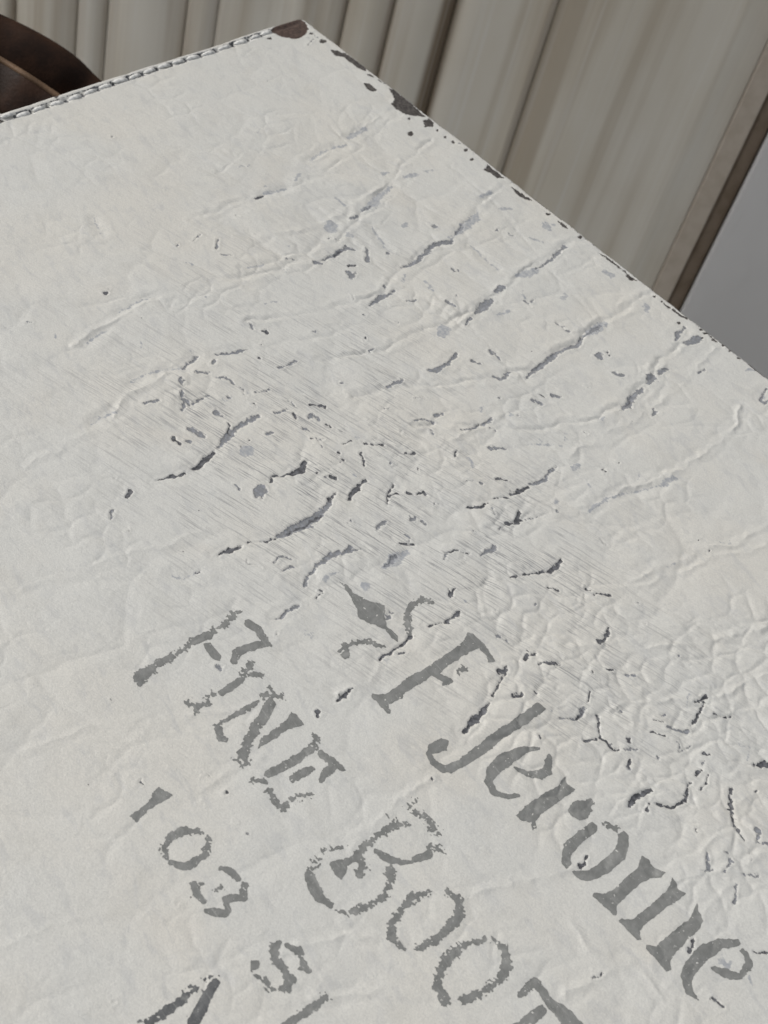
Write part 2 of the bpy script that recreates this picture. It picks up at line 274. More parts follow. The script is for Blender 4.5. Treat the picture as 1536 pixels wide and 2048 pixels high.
  ('m','s',1.0,[(200.13,31.17,0.53),(200.3,27.41,0.54)]),
  ('m','p',1.0,[(210.83,45.29),(211.27,46.49),(211.0,47.69),(210.19,48.17),(209.3,47.68),(208.86,46.48),(209.12,45.28),(209.94,44.79)]),
  ('m','s',1.0,[(193.35,13.65,0.6),(192.18,10.06,0.81),(191.48,5.67,0.36)]),
  ('m','s',1.0,[(196.55,11.67,1.11),(197.43,5.88,1.42)]),
  ('m','p',1.0,[(207.7,17.02),(208.02,17.82),(207.91,18.54),(207.43,18.77),(206.86,18.36),(206.53,17.57),(206.64,16.84),(207.13,16.61)]),
  ('m','s',1.0,[(181.7,103.29,0.17),(183.08,100.46,0.43),(183.79,92.52,0.52)]),
  ('d','s',1.0,[(179.08,123.4,0.33),(180.28,121.07,0.33)]),
  ('m','s',1.0,[(171.41,112.61,0.38),(171.93,110.02,0.26),(174.8,108.26,0.51)]),
  ('m','s',1.0,[(173.25,105.62,0.56),(174.2,103.42,0.56)]),
  ('m','s',1.0,[(163.79,79.31,0.55),(165.59,78.41,0.55)]),
  ('m','s',1.0,[(164.13,71.69,0.61),(166.11,71.54,0.42),(168.08,71.39,0.28)]),
  ('m','s',1.0,[(172.11,79.23,0.36),(174.24,76.44,0.73),(173.27,73.07,0.46)]),
  ('m','s',1.0,[(184.99,75.8,0.54),(188.24,74.86,0.54)]),
  ('m','s',1.0,[(187.6,68.85,0.59),(189.32,66.71,0.59)]),
  ('d','s',1.0,[(184.96,72.04,0.32),(186.3,71.47,0.32)]),
  ('m','s',1.0,[(191.03,100.93,0.64),(193.98,97.64,0.3)]),
  ('l','s',1.0,[(196.29,90.27,0.26),(199.24,86.29,0.26),(202.48,82.05,0.26)]),
  ('l','p',1.0,[(201.57,77.74),(201.91,78.48),(201.8,79.17),(201.31,79.41),(200.71,79.06),(200.37,78.32),(200.48,77.62),(200.98,77.38)]),
  ('d','s',1.0,[(202.85,123.62,0.24),(204.55,120.32,0.64),(205.05,117.22,0.2)]),
  ('d','s',1.0,[(204.74,114.8,0.28),(206.56,110.99,0.28)]),
  ('d','s',1.0,[(206.37,108.86,0.37),(206.96,105.54,0.74),(207.78,102.67,0.45)]),
  ('m','s',1.0,[(207.57,101.34,0.37),(208.4,96.79,0.67),(207.34,93.34,0.42),(207.02,89.59,0.26)]),
  ('d','s',1.0,[(212.78,118.38,0.36),(214.31,115.36,0.8),(215.04,113.53,0.36)]),
  ('d','s',1.0,[(213.71,114.69,0.48),(212.08,111.6,0.48)]),
  ('m','s',1.0,[(213.76,121.54,0.31),(213.27,119.96,0.32)]),
  ('m','s',1.0,[(214.94,112.89,0.2),(217.04,106.68,0.2)]),
  ('m','s',1.0,[(217.59,103.5,0.33),(219.23,102.66,0.33)]),
  ('m','s',1.0,[(198.81,113.61,0.24),(199.4,113.21,0.24)]),
  ('m','s',1.0,[(195.87,116.21,0.2),(197.14,114.96,0.2)]),
  ('d','s',1.0,[(200.39,108.46,0.37),(202.21,106.39,0.37)]),
  ('d','s',1.0,[(186.48,110.45,0.29),(187.81,112.69,0.29)]),
  ('l','s',1.0,[(190.17,109.1,0.5),(193.61,110.66,0.5)]),
  ('l','s',1.0,[(223.85,95.88,0.49),(223.69,88.87,0.42),(225.0,81.18,0.25),(228.43,73.58,0.21),(229.84,68.1,0.26)]),
  ('l','s',1.0,[(229.98,67.05,0.95),(230.34,62.58,0.96)]),
  ('l','p',1.0,[(217.09,98.29),(217.26,99.2),(216.78,100.37),(215.95,101.12),(215.25,101.02),(215.09,100.12),(215.56,98.95),(216.39,98.19)]),
  ('d','p',1.0,[(231.86,85.72),(231.97,86.0),(231.92,86.27),(231.73,86.36),(231.51,86.22),(231.4,85.94),(231.45,85.68),(231.64,85.58)]),
  ('d','p',1.0,[(249.47,75.4),(249.58,75.69),(249.52,75.96),(249.33,76.05),(249.12,75.91),(249.02,75.63),(249.07,75.36),(249.26,75.27)]),
  ('d','p',1.0,[(253.67,76.03),(253.77,76.31),(253.71,76.58),(253.53,76.67),(253.32,76.54),(253.21,76.25),(253.27,75.98),(253.46,75.89)]),
  ('l','s',1.0,[(250.11,90.71,0.32),(250.47,88.25,0.32)]),
  ('d','p',1.0,[(209.29,128.05),(209.41,128.3),(209.37,128.54),(209.19,128.63),(208.97,128.52),(208.85,128.27),(208.89,128.03),(209.08,127.94)]),
  ('d','p',1.0,[(219.32,80.78),(219.45,81.07),(219.4,81.34),(219.21,81.43),(218.98,81.29),(218.85,81.0),(218.9,80.73),(219.1,80.64)]),
  ('d','p',1.0,[(217.43,72.66),(217.63,73.11),(217.55,73.52),(217.26,73.67),(216.91,73.45),(216.72,73.0),(216.79,72.59),(217.09,72.45)]),
  ('d','p',1.0,[(216.58,78.6),(216.77,79.04),(216.7,79.45),(216.4,79.59),(216.06,79.38),(215.87,78.95),(215.94,78.54),(216.24,78.39)]),
  ('d','p',1.0,[(203.77,71.66),(203.91,71.96),(203.86,72.24),(203.66,72.34),(203.42,72.19),(203.29,71.89),(203.33,71.61),(203.53,71.51)]),
  ('d','p',1.0,[(205.72,77.28),(205.86,77.57),(205.81,77.85),(205.61,77.94),(205.38,77.8),(205.24,77.51),(205.29,77.23),(205.49,77.13)]),
  ('d','s',1.0,[(226.19,131.65,0.15),(228.05,126.58,0.34),(230.43,122.02,0.42),(231.35,117.81,0.77),(230.56,114.54,0.43)]),
  ('d','s',1.0,[(234.46,125.6,0.23),(236.47,123.75,0.23)]),
  ('d','s',1.0,[(240.42,116.74,0.31),(242.2,115.65,0.31)]),
  ('d','s',1.0,[(243.7,116.37,0.27),(246.39,112.58,0.27)]),
  ('m','s',1.0,[(216.35,132.0,0.46),(217.08,128.75,0.69),(216.51,126.6,0.39)]),
  ('d','s',1.0,[(212.58,135.96,0.3),(214.24,134.74,0.3)]),
  ('m','s',1.0,[(211.87,142.07,0.23),(210.6,140.26,0.23),(211.4,137.67,0.23)]),
  ('d','s',1.0,[(211.1,138.83,0.46),(211.48,137.26,0.46)]),
  ('d','s',1.0,[(219.04,148.09,0.33),(220.83,149.01,0.51),(220.21,146.44,0.22)]),
  ('d','p',1.0,[(165.3,104.86),(165.49,105.21),(165.45,105.54),(165.21,105.66),(164.89,105.5),(164.7,105.15),(164.74,104.82),(164.99,104.7)]),
  ('m','p',1.0,[(191.25,55.71),(191.43,56.11),(191.38,56.48),(191.12,56.6),(190.81,56.41),(190.62,56.01),(190.67,55.64),(190.93,55.51)]),
  ('l','p',1.0,[(186.79,85.68),(187.19,86.48),(187.08,87.24),(186.53,87.5),(185.86,87.12),(185.46,86.31),(185.57,85.56),(186.12,85.29)]),
  ('l','p',1.0,[(217.7,86.23),(218.01,86.94),(217.89,87.61),(217.41,87.84),(216.84,87.51),(216.53,86.79),(216.65,86.12),(217.13,85.89)]),
  ('l','p',1.0,[(179.42,91.08),(179.79,91.81),(179.7,92.49),(179.2,92.73),(178.58,92.38),(178.21,91.66),(178.3,90.98),(178.8,90.74)]),
  ('m','p',1.0,[(179.77,84.0),(180.03,84.52),(179.97,85.0),(179.62,85.17),(179.18,84.92),(178.92,84.41),(178.98,83.92),(179.33,83.75)]),
  ('l','p',1.0,[(211.46,83.74),(211.64,84.69),(211.16,85.91),(210.31,86.69),(209.59,86.57),(209.41,85.63),(209.89,84.41),(210.74,83.62)]),
  ('l','p',1.0,[(203.19,62.07),(203.37,62.85),(203.03,63.81),(202.37,64.39),(201.79,64.25),(201.61,63.47),(201.95,62.51),(202.6,61.93)]),
  ('m','p',0.6,[(197.61,35.8),(200.03,32.35),(202.59,35.36),(202.13,38.29),(200.24,38.48)]),
  ('d','s',1.0,[(224.23,160.55,0.19),(226.15,156.46,0.31),(226.19,151.35,0.51)]),
  ('d','s',1.0,[(254.5,127.27,0.52),(254.83,125.37,0.64),(253.26,121.72,0.28)]),
  ('d','s',1.0,[(245.87,147.57,0.69),(245.68,145.75,0.39),(246.69,143.67,0.31)]),
  ('d','s',1.0,[(244.63,145.1,0.23),(246.75,144.28,0.23)]),
  ('d','s',1.0,[(249.34,145.6,0.27),(252.57,141.19,0.27)]),
  ('m','s',1.0,[(236.8,148.12,0.23),(240.04,146.91,0.23)]),
  ('d','s',1.0,[(244.33,155.84,0.6),(245.32,153.81,0.61)]),
  ('d','s',1.0,[(245.94,155.01,0.3),(248.18,162.61,0.3)]),
  ('d','s',1.0,[(249.31,164.34,0.29),(250.1,169.7,0.94),(250.98,176.06,0.46)]),
  ('d','s',1.0,[(251.8,158.39,0.45),(252.53,156.09,0.45)]),
  ('d','s',1.0,[(251.77,153.14,0.26),(254.38,152.94,0.26)]),
  ('d','s',1.0,[(261.44,132.28,0.27),(262.56,131.03,0.27)]),
  ('m','s',1.0,[(265.33,129.07,0.43),(266.87,127.53,0.43)]),
  ('d','p',1.0,[(259.15,135.26),(259.25,135.51),(259.19,135.75),(259.01,135.85),(258.8,135.73),(258.7,135.48),(258.76,135.24),(258.95,135.14)]),
  ('d','p',1.0,[(260.1,136.17),(260.2,136.42),(260.14,136.67),(259.95,136.76),(259.75,136.65),(259.65,136.4),(259.71,136.15),(259.9,136.06)]),
  ('d','s',1.0,[(262.69,141.07,0.27),(264.05,143.24,0.26)]),
  ('m','s',1.0,[(263.18,153.54,0.22),(265.73,150.13,0.37),(265.56,147.77,0.56),(264.96,145.97,0.3)]),
  ('d','s',1.0,[(265.73,150.13,0.26),(265.39,146.7,0.26)]),
  ('d','s',1.0,[(268.62,144.34,0.49),(270.77,147.28,0.26),(273.12,149.25,0.33),(277.46,148.55,0.37)]),
  ('d','s',1.0,[(271.06,153.23,0.29),(272.78,150.46,0.29)]),
  ('d','s',1.0,[(282.51,149.33,0.47),(281.76,147.85,0.47)]),
  ('m','s',1.0,[(281.38,149.57,0.18),(283.08,150.04,0.18)]),
  ('m','s',1.0,[(279.18,146.28,0.4),(280.9,144.01,0.4)]),
  ('d','p',1.0,[(278.75,143.32),(278.91,143.74),(278.8,144.15),(278.48,144.3),(278.15,144.12),(277.99,143.7),(278.11,143.29),(278.42,143.13)]),
  ('m','p',1.0,[(270.92,137.72),(271.16,138.34),(271.0,138.93),(270.54,139.16),(270.05,138.89),(269.82,138.27),(269.97,137.67),(270.43,137.44)]),
  ('d','s',1.0,[(278.31,133.37,0.34),(280.38,132.57,0.34)]),
  ('m','s',1.0,[(281.78,132.65,0.34),(283.82,131.24,0.45),(285.84,129.21,0.76)]),
  ('d','s',1.0,[(285.06,127.0,0.38),(284.91,123.24,0.42),(283.04,117.72,0.35)]),
  ('d','s',1.0,[(281.87,120.38,0.31),(282.76,116.73,0.55)]),
  ('d','s',1.0,[(287.14,119.61,0.19),(290.32,116.03,0.19)]),
  ('d','s',1.0,[(279.67,137.39,0.26),(282.6,135.43,0.26)]),
  ('m','p',1.0,[(288.85,124.82),(288.98,125.21),(288.88,125.57),(288.6,125.71),(288.32,125.53),(288.19,125.15),(288.29,124.79),(288.57,124.65)]),
  ('d','s',1.0,[(289.31,157.8,0.56),(289.41,154.16,0.71),(290.18,150.21,0.46)]),
  ('d','s',1.0,[(293.64,151.88,0.5),(297.0,148.48,0.39),(297.16,144.75,0.39)]),
  ('d','s',1.0,[(296.93,144.45,0.25),(295.28,139.98,0.25)]),
  ('d','s',1.0,[(294.78,137.59,0.29),(294.96,135.51,0.29)]),
  ('d','s',1.0,[(296.75,135.02,0.26),(298.14,136.88,0.26),(298.18,139.84,0.25)]),
  ('d','p',1.0,[(293.13,154.4),(293.31,154.91),(293.16,155.41),(292.77,155.61),(292.36,155.38),(292.19,154.87),(292.34,154.37),(292.73,154.18)]),
  ('d','s',1.0,[(302.79,133.27,0.22),(305.25,136.68,0.4),(309.42,140.7,0.46),(313.43,142.23,0.28)]),
  ('d','s',1.0,[(305.26,138.44,0.29),(306.14,137.9,0.29)]),
  ('m','s',1.0,[(313.35,137.42,0.5),(315.91,139.88,0.42),(318.09,137.68,0.28)]),
  ('d','s',1.0,[(302.47,123.21,0.34),(304.94,118.72,0.76)]),
  ('d','s',1.0,[(292.35,130.84,0.37),(293.69,129.7,0.37)]),
  ('d','p',1.0,[(305.69,125.22),(305.81,125.59),(305.7,125.95),(305.43,126.09),(305.16,125.92),(305.04,125.54),(305.15,125.18),(305.42,125.05)]),
  ('d','p',1.0,[(307.09,128.06),(307.26,128.61),(307.09,129.14),(306.69,129.34),(306.29,129.09),(306.12,128.54),(306.29,128.0),(306.69,127.8)]),
  ('d','s',1.0,[(304.01,149.34,0.21),(305.0,149.77,0.21)]),
  ('m','s',1.0,[(309.17,152.35,0.38),(312.13,155.22,0.61)]),
  ('m','s',1.0,[(311.19,157.28,0.27),(312.76,154.97,0.27)]),
  ('m','s',1.0,[(312.18,148.54,0.24),(314.51,149.48,0.45),(314.68,153.11,0.27)]),
  ('m','p',1.0,[(317.24,144.92),(317.38,145.38),(317.23,145.83),(316.89,146.0),(316.55,145.8),(316.42,145.34),(316.56,144.89),(316.91,144.72)]),
  ('d','s',1.0,[(263.55,161.29,0.22),(264.05,161.86,0.22)]),
  ('d','p',1.0,[(255.34,190.97),(255.48,191.27),(255.4,191.58),(255.14,191.71),(254.86,191.59),(254.72,191.28),(254.8,190.97),(255.06,190.84)]),
  ('m','p',1.0,[(216.72,166.01),(217.15,166.83),(216.99,167.64),(216.33,167.97),(215.57,167.61),(215.14,166.79),(215.3,165.98),(215.96,165.65)]),
  ('d','s',1.0,[(223.78,178.11,0.27),(224.09,172.7,0.41),(223.6,166.38,0.35)]),
  ('d','s',1.0,[(225.37,173.08,0.21),(226.76,170.91,0.21)]),
  ('d','s',1.0,[(226.27,194.51,0.32),(226.34,192.08,0.65),(226.05,189.88,0.39)]),
  ('d','p',1.0,[(226.24,199.72),(226.44,200.1),(226.35,200.48),(226.03,200.64),(225.66,200.49),(225.46,200.11),(225.55,199.73),(225.87,199.57)]),
  ('d','p',1.0,[(203.36,193.23),(203.47,193.43),(203.44,193.63),(203.27,193.71),(203.07,193.63),(202.96,193.43),(202.99,193.23),(203.16,193.15)]),
  ('m','s',2,[(199.84,191.01,0.27),(199.88,187.72,0.48),(200.2,182.97,0.35)]),
  ('d','s',1.0,[(201.53,178.2,0.25),(200.08,175.56,0.25)]),
  ('d','p',1.0,[(222.78,232.13),(222.86,232.28),(222.83,232.43),(222.7,232.49),(222.54,232.44),(222.46,232.29),(222.49,232.14),(222.63,232.08)]),
  ('d','p',1.0,[(194.51,236.37),(194.59,236.5),(194.57,236.63),(194.45,236.69),(194.31,236.64),(194.23,236.52),(194.25,236.39),(194.37,236.33)]),
  ('d','p',1.0,[(184.54,217.31),(184.63,217.44),(184.6,217.59),(184.48,217.65),(184.33,217.59),(184.24,217.46),(184.26,217.32),(184.39,217.25)]),
  ('m','p',1.0,[(203.43,210.13),(203.61,210.73),(203.27,211.53),(202.62,212.08),(202.03,212.03),(201.85,211.43),(202.19,210.63),(202.84,210.08)]),
  ('d','s',1.0,[(291.87,180.06,0.41),(291.81,178.24,0.41)]),
  ('d','s',1.0,[(291.8,177.78,0.26),(291.38,176.22,0.26)]),
  ('d','p',1.0,[(284.19,194.8),(284.33,195.15),(284.22,195.49),(283.94,195.64),(283.64,195.5),(283.5,195.15),(283.6,194.81),(283.89,194.66)]),
  ('d','p',1.0,[(311.66,196.45),(311.78,196.78),(311.66,197.12),(311.38,197.26),(311.11,197.13),(311.0,196.79),(311.11,196.46),(311.39,196.32)]),
  ('d','s',1.0,[(311.56,196.33,0.11),(311.92,194.65,0.11)]),
  ('m','s',1.0,[(318.59,149.31,0.36),(321.04,147.19,0.36)]),
  ('m','s',1.0,[(318.45,153.3,0.33),(321.46,157.49,0.32)]),
  ('d','s',1.0,[(321.11,175.37,0.34),(320.11,172.66,0.34)]),
  ('d','s',1.0,[(331.67,179.87,0.41),(334.04,179.89,0.41)]),
  ('d','s',1.0,[(331.16,163.07,0.23),(333.25,161.14,0.23)]),
  ('d','p',1.0,[(255.41,190.94),(255.51,191.17),(255.45,191.4),(255.26,191.49),(255.06,191.4),(254.95,191.17),(255.01,190.95),(255.2,190.85)]),
  ('l','p',1.0,[(329.58,169.34),(329.85,170.6),(329.28,171.95),(328.2,172.61),(327.25,172.19),(326.98,170.93),(327.55,169.58),(328.63,168.92)]),
  ('l','p',1.0,[(334.42,168.17),(334.82,169.01),(334.77,169.62),(334.3,169.64),(333.69,169.06),(333.29,168.22),(333.34,167.61),(333.81,167.59)]),
  ('d','p',1.0,[(227.89,236.64),(228.01,236.84),(227.96,237.05),(227.77,237.15),(227.55,237.07),(227.44,236.87),(227.49,236.66),(227.68,236.57)]),
  ('d','p',1.0,[(222.17,256.17),(222.27,256.32),(222.23,256.48),(222.08,256.55),(221.92,256.5),(221.82,256.35),(221.86,256.2),(222.01,256.12)]),
  ('d','p',1.0,[(242.22,255.75),(242.3,255.89),(242.26,256.05),(242.12,256.12),(241.96,256.07),(241.87,255.92),(241.92,255.77),(242.06,255.7)]),
  ('d','p',1.0,[(228.52,231.12),(228.61,231.28),(228.57,231.45),(228.42,231.53),(228.24,231.47),(228.15,231.3),(228.19,231.13),(228.34,231.05)]),
  ('d','p',1.0,[(215.2,244.33),(215.3,244.49),(215.27,244.66),(215.12,244.73),(214.94,244.67),(214.84,244.52),(214.88,244.35),(215.03,244.27)]),
  ('d','p',1.0,[(257.21,245.92),(257.27,246.06),(257.23,246.19),(257.11,246.26),(256.97,246.21),(256.91,246.08),(256.95,245.94),(257.07,245.88)]),
  ('d','p',1.0,[(250.54,278.3),(250.61,278.43),(250.57,278.57),(250.44,278.64),(250.29,278.6),(250.21,278.47),(250.25,278.33),(250.39,278.26)]),
  ('d','p',1.0,[(255.3,190.85),(255.43,191.13),(255.36,191.42),(255.12,191.54),(254.86,191.42),(254.73,191.14),(254.81,190.85),(255.04,190.73)]),
  ('d','p',1.0,[(235.54,234.21),(235.63,234.37),(235.59,234.54),(235.44,234.62),(235.27,234.56),(235.18,234.4),(235.22,234.23),(235.37,234.15)]),
  ('d','p',1.0,[(232.98,244.51),(233.04,244.63),(233.01,244.75),(232.9,244.81),(232.78,244.76),(232.71,244.65),(232.74,244.53),(232.85,244.47)]),
  ('d','s',1.0,[(72.8,86.77,0.5),(73.41,83.57,0.51)]),
  ('l','s',1.0,[(72.65,82.36,0.76),(74.01,73.8,0.52)]),
  ('l','s',1.0,[(72.08,68.75,0.52),(70.42,65.01,0.53)]),
  ('l','s',1.0,[(63.64,36.12,1.01),(62.35,27.02,1.25)]),
  ('l','s',1.0,[(66.52,56.94,0.43),(64.79,47.26,0.44),(66.34,39.88,0.44)]),
  ('l','p',1.0,[(97.06,72.81),(98.53,75.1),(98.47,77.23),(96.92,77.95),(94.78,76.86),(93.29,74.58),(93.34,72.43),(94.9,71.7)]),
  ('l','s',1.0,[(86.26,62.77,0.57),(90.34,63.22,0.57)]),
  ('m','s',1.0,[(106.22,88.03,0.39),(106.48,82.88,0.88),(105.66,77.18,0.84),(107.51,75.63,0.5)]),
  ('d','s',1.0,[(106.46,83.4,0.39),(106.17,79.87,0.39)]),
  ('m','s',1.0,[(105.95,91.51,0.53),(107.32,89.59,0.53)]),
  ('m','s',1.0,[(109.95,72.08,0.65),(113.9,75.9,0.64)]),
  ('m','p',1.0,[(116.67,83.84),(117.4,85.17),(117.22,86.54),(116.25,87.14),(115.05,86.63),(114.32,85.3),(114.49,83.93),(115.47,83.33)]),
  ('d','s',1.0,[(112.65,82.72,0.39),(113.44,80.2,0.39)]),
  ('m','s',1.0,[(78.04,113.8,0.24),(79.63,117.58,0.24)]),
  ('m','s',1.0,[(82.54,110.59,0.33),(85.96,113.96,0.33)]),
  ('m','s',1.0,[(88.97,114.02,0.33),(90.69,111.49,0.33)]),
  ('d','p',1.0,[(84.81,153.71),(85.09,154.26),(84.93,154.96),(84.43,155.39),(83.87,155.3),(83.58,154.75),(83.74,154.05),(84.25,153.62)]),
  ('l','p',1.0,[(91.35,176.38),(91.91,177.09),(91.9,177.78),(91.31,178.07),(90.51,177.77),(89.94,177.07),(89.96,176.37),(90.54,176.09)]),
  ('m','s',1.0,[(116.23,126.58,0.4),(118.23,127.34,0.4)]),
  ('d','p',1.0,[(121.9,124.33),(122.17,124.74),(122.14,125.14),(121.84,125.28),(121.43,125.1),(121.16,124.69),(121.19,124.29),(121.49,124.15)]),
  ('d','p',1.0,[(139.61,100.98),(139.87,101.42),(139.84,101.83),(139.53,101.98),(139.13,101.77),(138.87,101.34),(138.9,100.93),(139.21,100.78)]),
  ('m','p',1.0,[(78.43,122.94),(78.7,123.3),(78.7,123.64),(78.43,123.77),(78.06,123.6),(77.79,123.25),(77.79,122.91),(78.06,122.78)]),
  ('l','s',1.0,[(111.81,117.32,0.27),(112.94,113.32,0.27)]),
  ('l','s',1.0,[(93.07,155.86,0.3),(92.35,149.93,0.3),(92.46,144.56,0.31)]),
  ('l','s',1.0,[(98.14,171.02,0.29),(96.63,163.86,0.29)]),
  ('l','s',1.0,[(56.61,137.6,0.28),(62.82,139.52,0.28)]),
  ('m','p',1.0,[(125.03,128.75),(125.34,129.22),(125.31,129.67),(124.96,129.84),(124.5,129.63),(124.19,129.16),(124.21,128.71),(124.57,128.54)]),
  ('l','s',1.0,[(97.4,111.24,0.37),(98.83,105.4,0.38)]),
  ('l','p',1.0,[(102.37,70.83),(103.09,71.98),(103.05,73.05),(102.28,73.41),(101.22,72.86),(100.49,71.71),(100.52,70.64),(101.3,70.27)]),
  ('l','p',1.0,[(70.9,78.98),(71.3,79.56),(71.3,80.1),(70.9,80.28),(70.34,80.01),(69.94,79.43),(69.94,78.89),(70.33,78.71)]),
  ('l','s',1.0,[(95.2,60.33,0.32),(94.42,54.62,1.8),(92.43,49.95,1.32),(90.23,41.3,0.5)]),
  ('m','s',1.0,[(95.28,59.78,0.24),(94.99,55.63,0.57)]),
  ('m','s',1.0,[(129.42,89.49,0.37),(128.45,84.31,1.11),(128.6,78.0,0.38)]),
  ('m','s',1.0,[(121.32,68.11,0.23),(122.32,65.11,0.62),(121.73,60.01,0.71),(119.6,51.43,0.88),(119.9,48.02,0.96),(121.23,44.72,1.13)]),
  ('l','s',1.0,[(120.53,44.0,0.36),(119.45,40.02,0.37)]),
  ('l','s',1.0,[(119.45,40.02,0.65),(118.16,34.35,1.82),(117.02,28.27,1.59),(115.38,25.04,0.34)]),
  ('m','s',1.0,[(119.45,40.02,0.33),(118.0,35.62,0.74)]),
  ('l','s',1.0,[(126.63,72.54,0.46),(124.97,70.0,0.46)]),
  ('l','s',1.0,[(89.28,33.29,0.94),(90.02,29.72,0.95)]),
  ('l','s',1.0,[(89.98,25.34,0.43),(91.5,22.51,0.43)]),
  ('l','s',1.0,[(110.23,17.51,0.77),(109.76,12.99,0.78)]),
  ('l','s',1.0,[(118.43,16.41,0.81),(119.45,12.47,0.82)]),
  ('l','s',1.0,[(144.56,37.42,0.64),(145.63,33.73,2.0),(146.05,29.28,1.21)]),
  ('m','s',1.0,[(145.89,28.61,0.28),(145.21,20.29,0.49),(142.8,10.82,0.59)]),
  ('m','s',1.0,[(146.29,49.86,0.78),(145.71,46.38,1.33)]),
  ('m','s',1.0,[(149.56,62.68,0.38),(148.71,58.08,1.75),(148.16,53.78,1.0)]),
  ('m','s',1.0,[(151.91,69.72,0.33),(150.42,66.33,0.34)]),
  ('m','s',1.0,[(96.49,66.01,0.64),(96.37,63.24,0.64)]),
  ('l','p',1.0,[(133.92,6.32),(134.65,8.2),(134.25,10.23),(132.95,11.22),(131.51,10.6),(130.77,8.72),(131.17,6.69),(132.47,5.69)]),
  ('l','s',1.0,[(133.2,18.73,0.5),(137.37,16.37,0.5)]),
  ('m','p',1.0,[(125.56,25.23),(125.87,25.81),(125.84,26.33),(125.48,26.5),(125.01,26.21),(124.69,25.63),(124.72,25.11),(125.08,24.94)]),
  ('m','p',1.0,[(125.55,78.79),(125.96,79.47),(125.92,80.1),(125.45,80.32),(124.84,80.0),(124.44,79.32),(124.47,78.69),(124.94,78.47)]),
  ('m','s',1.0,[(140.96,66.73,0.42),(144.02,66.78,0.41)]),
  ('m','s',1.0,[(134.09,78.26,0.3),(134.91,75.16,0.3)]),
  ('l','s',1.0,[(154.18,57.55,0.45),(154.97,52.81,0.69)]),
  ('l','s',1.0,[(150.26,41.37,0.51),(153.32,43.36,0.51)]),
  ('l','p',1.0,[(160.63,30.17),(161.31,31.55),(161.18,32.81),(160.32,33.21),(159.23,32.52),(158.54,31.14),(158.67,29.88),(159.53,29.47)]),
  ('l','s',1.0,[(130.39,66.13,0.42),(134.96,67.24,0.42)]),
  ('l','s',1.0,[(126.32,39.67,0.36),(139.16,41.11,0.36)]),
  ('m','s',1.0,[(167.04,43.07,0.35),(171.53,42.46,0.34)]),
  ('d','p',1.0,[(139.7,101.11),(139.87,101.39),(139.85,101.66),(139.65,101.76),(139.39,101.63),(139.22,101.34),(139.24,101.07),(139.44,100.98)]),
  ('m','p',1.0,[(144.47,102.78),(144.67,103.12),(144.64,103.44),(144.4,103.55),(144.09,103.39),(143.89,103.06),(143.92,102.74),(144.16,102.62)]),
  ('m','p',1.0,[(131.87,53.08),(132.24,53.75),(132.19,54.36),(131.76,54.56),(131.2,54.23),(130.82,53.57),(130.87,52.96),(131.3,52.76)]),
  ('l','s',1.0,[(85.85,62.99,0.61),(89.89,62.82,0.61)]),
  ('l','s',1.0,[(102.24,62.67,0.4),(113.41,66.04,0.39)]),
  ('m','p',1.0,[(115.24,66.61),(115.45,67.17),(115.27,67.87),(114.81,68.29),(114.33,68.19),(114.13,67.62),(114.31,66.92),(114.77,66.5)]),
  ('m','p',1.0,[(112.78,42.91),(113.13,43.71),(112.96,44.59),(112.37,45.05),(111.71,44.81),(111.37,44.02),(111.54,43.13),(112.12,42.67)]),
  ('l','p',1.0,[(108.49,50.55),(108.98,51.64),(108.76,52.84),(107.96,53.46),(107.04,53.13),(106.55,52.05),(106.77,50.84),(107.57,50.22)]),
  ('l','p',1.0,[(84.99,36.88),(85.43,37.92),(85.19,39.14),(84.4,39.83),(83.54,39.58),(83.09,38.54),(83.33,37.31),(84.12,36.62)]),
  ('b','p',0.5,[(2.04,17.38),(-0.06,11.99),(-0.9,5.72),(-0.33,0.98),(3.3,1.64),(7.64,3.3),(9.37,6.53),(10.34,9.37),(10.02,12.97),(6.63,16.35),(3.22,17.79)]),
  ('x','p',1.0,[(16.52,2.6),(17.05,3.67),(16.89,4.92),(16.13,5.62),(15.23,5.35),(14.69,4.28),(14.85,3.03),(15.61,2.33)]),
  ('x','p',0.6,[(21.09,4.88),(23.01,2.72),(26.41,1.28),(31.26,0.57),(37.49,1.56),(36.94,2.7),(33.8,3.67),(29.2,3.93),(27.22,3.38),(24.55,6.14),(22.55,5.59)]),
  ('x','p',0.6,[(38.56,3.93),(39.85,2.18),(44.09,1.64),(47.8,1.26),(45.73,1.9),(42.01,2.28)]),
  ('x','p',0.6,[(42.34,7.91),(43.51,6.4),(47.97,7.1),(48.01,8.78),(45.73,9.87)]),
  ('x','p',0.6,[(48.1,1.55),(51.49,0.88),(57.06,1.05),(63.38,1.35),(68.12,2.12),(66.71,4.06),(63.9,7.91),(59.79,8.46),(56.5,8.19),(55.34,5.36),(51.99,3.39)]),
  ('x','p',0.6,[(69.46,4.5),(69.14,1.8),(71.72,1.74),(73.54,3.96),(72.07,6.82)]),
  ('x','p',1.0,[(73.17,13.13),(73.65,14.14),(73.49,15.24),(72.79,15.79),(71.96,15.47),(71.48,14.47),(71.63,13.36),(72.33,12.81)]),
  ('x','p',1.0,[(75.92,3.44),(76.2,3.91),(76.2,4.34),(75.92,4.48),(75.51,4.23),(75.22,3.75),(75.22,3.32),(75.51,3.19)]),
  ('x','p',1.0,[(80.28,3.91),(80.57,4.38),(80.56,4.81),(80.28,4.94),(79.87,4.7),(79.59,4.23),(79.59,3.8),(79.88,3.67)]),
  ('x','p',1.0,[(10.63,3.81),(10.91,4.34),(10.85,4.93),(10.48,5.25),(10.03,5.1),(9.75,4.58),(9.81,3.98),(10.18,3.67)]),
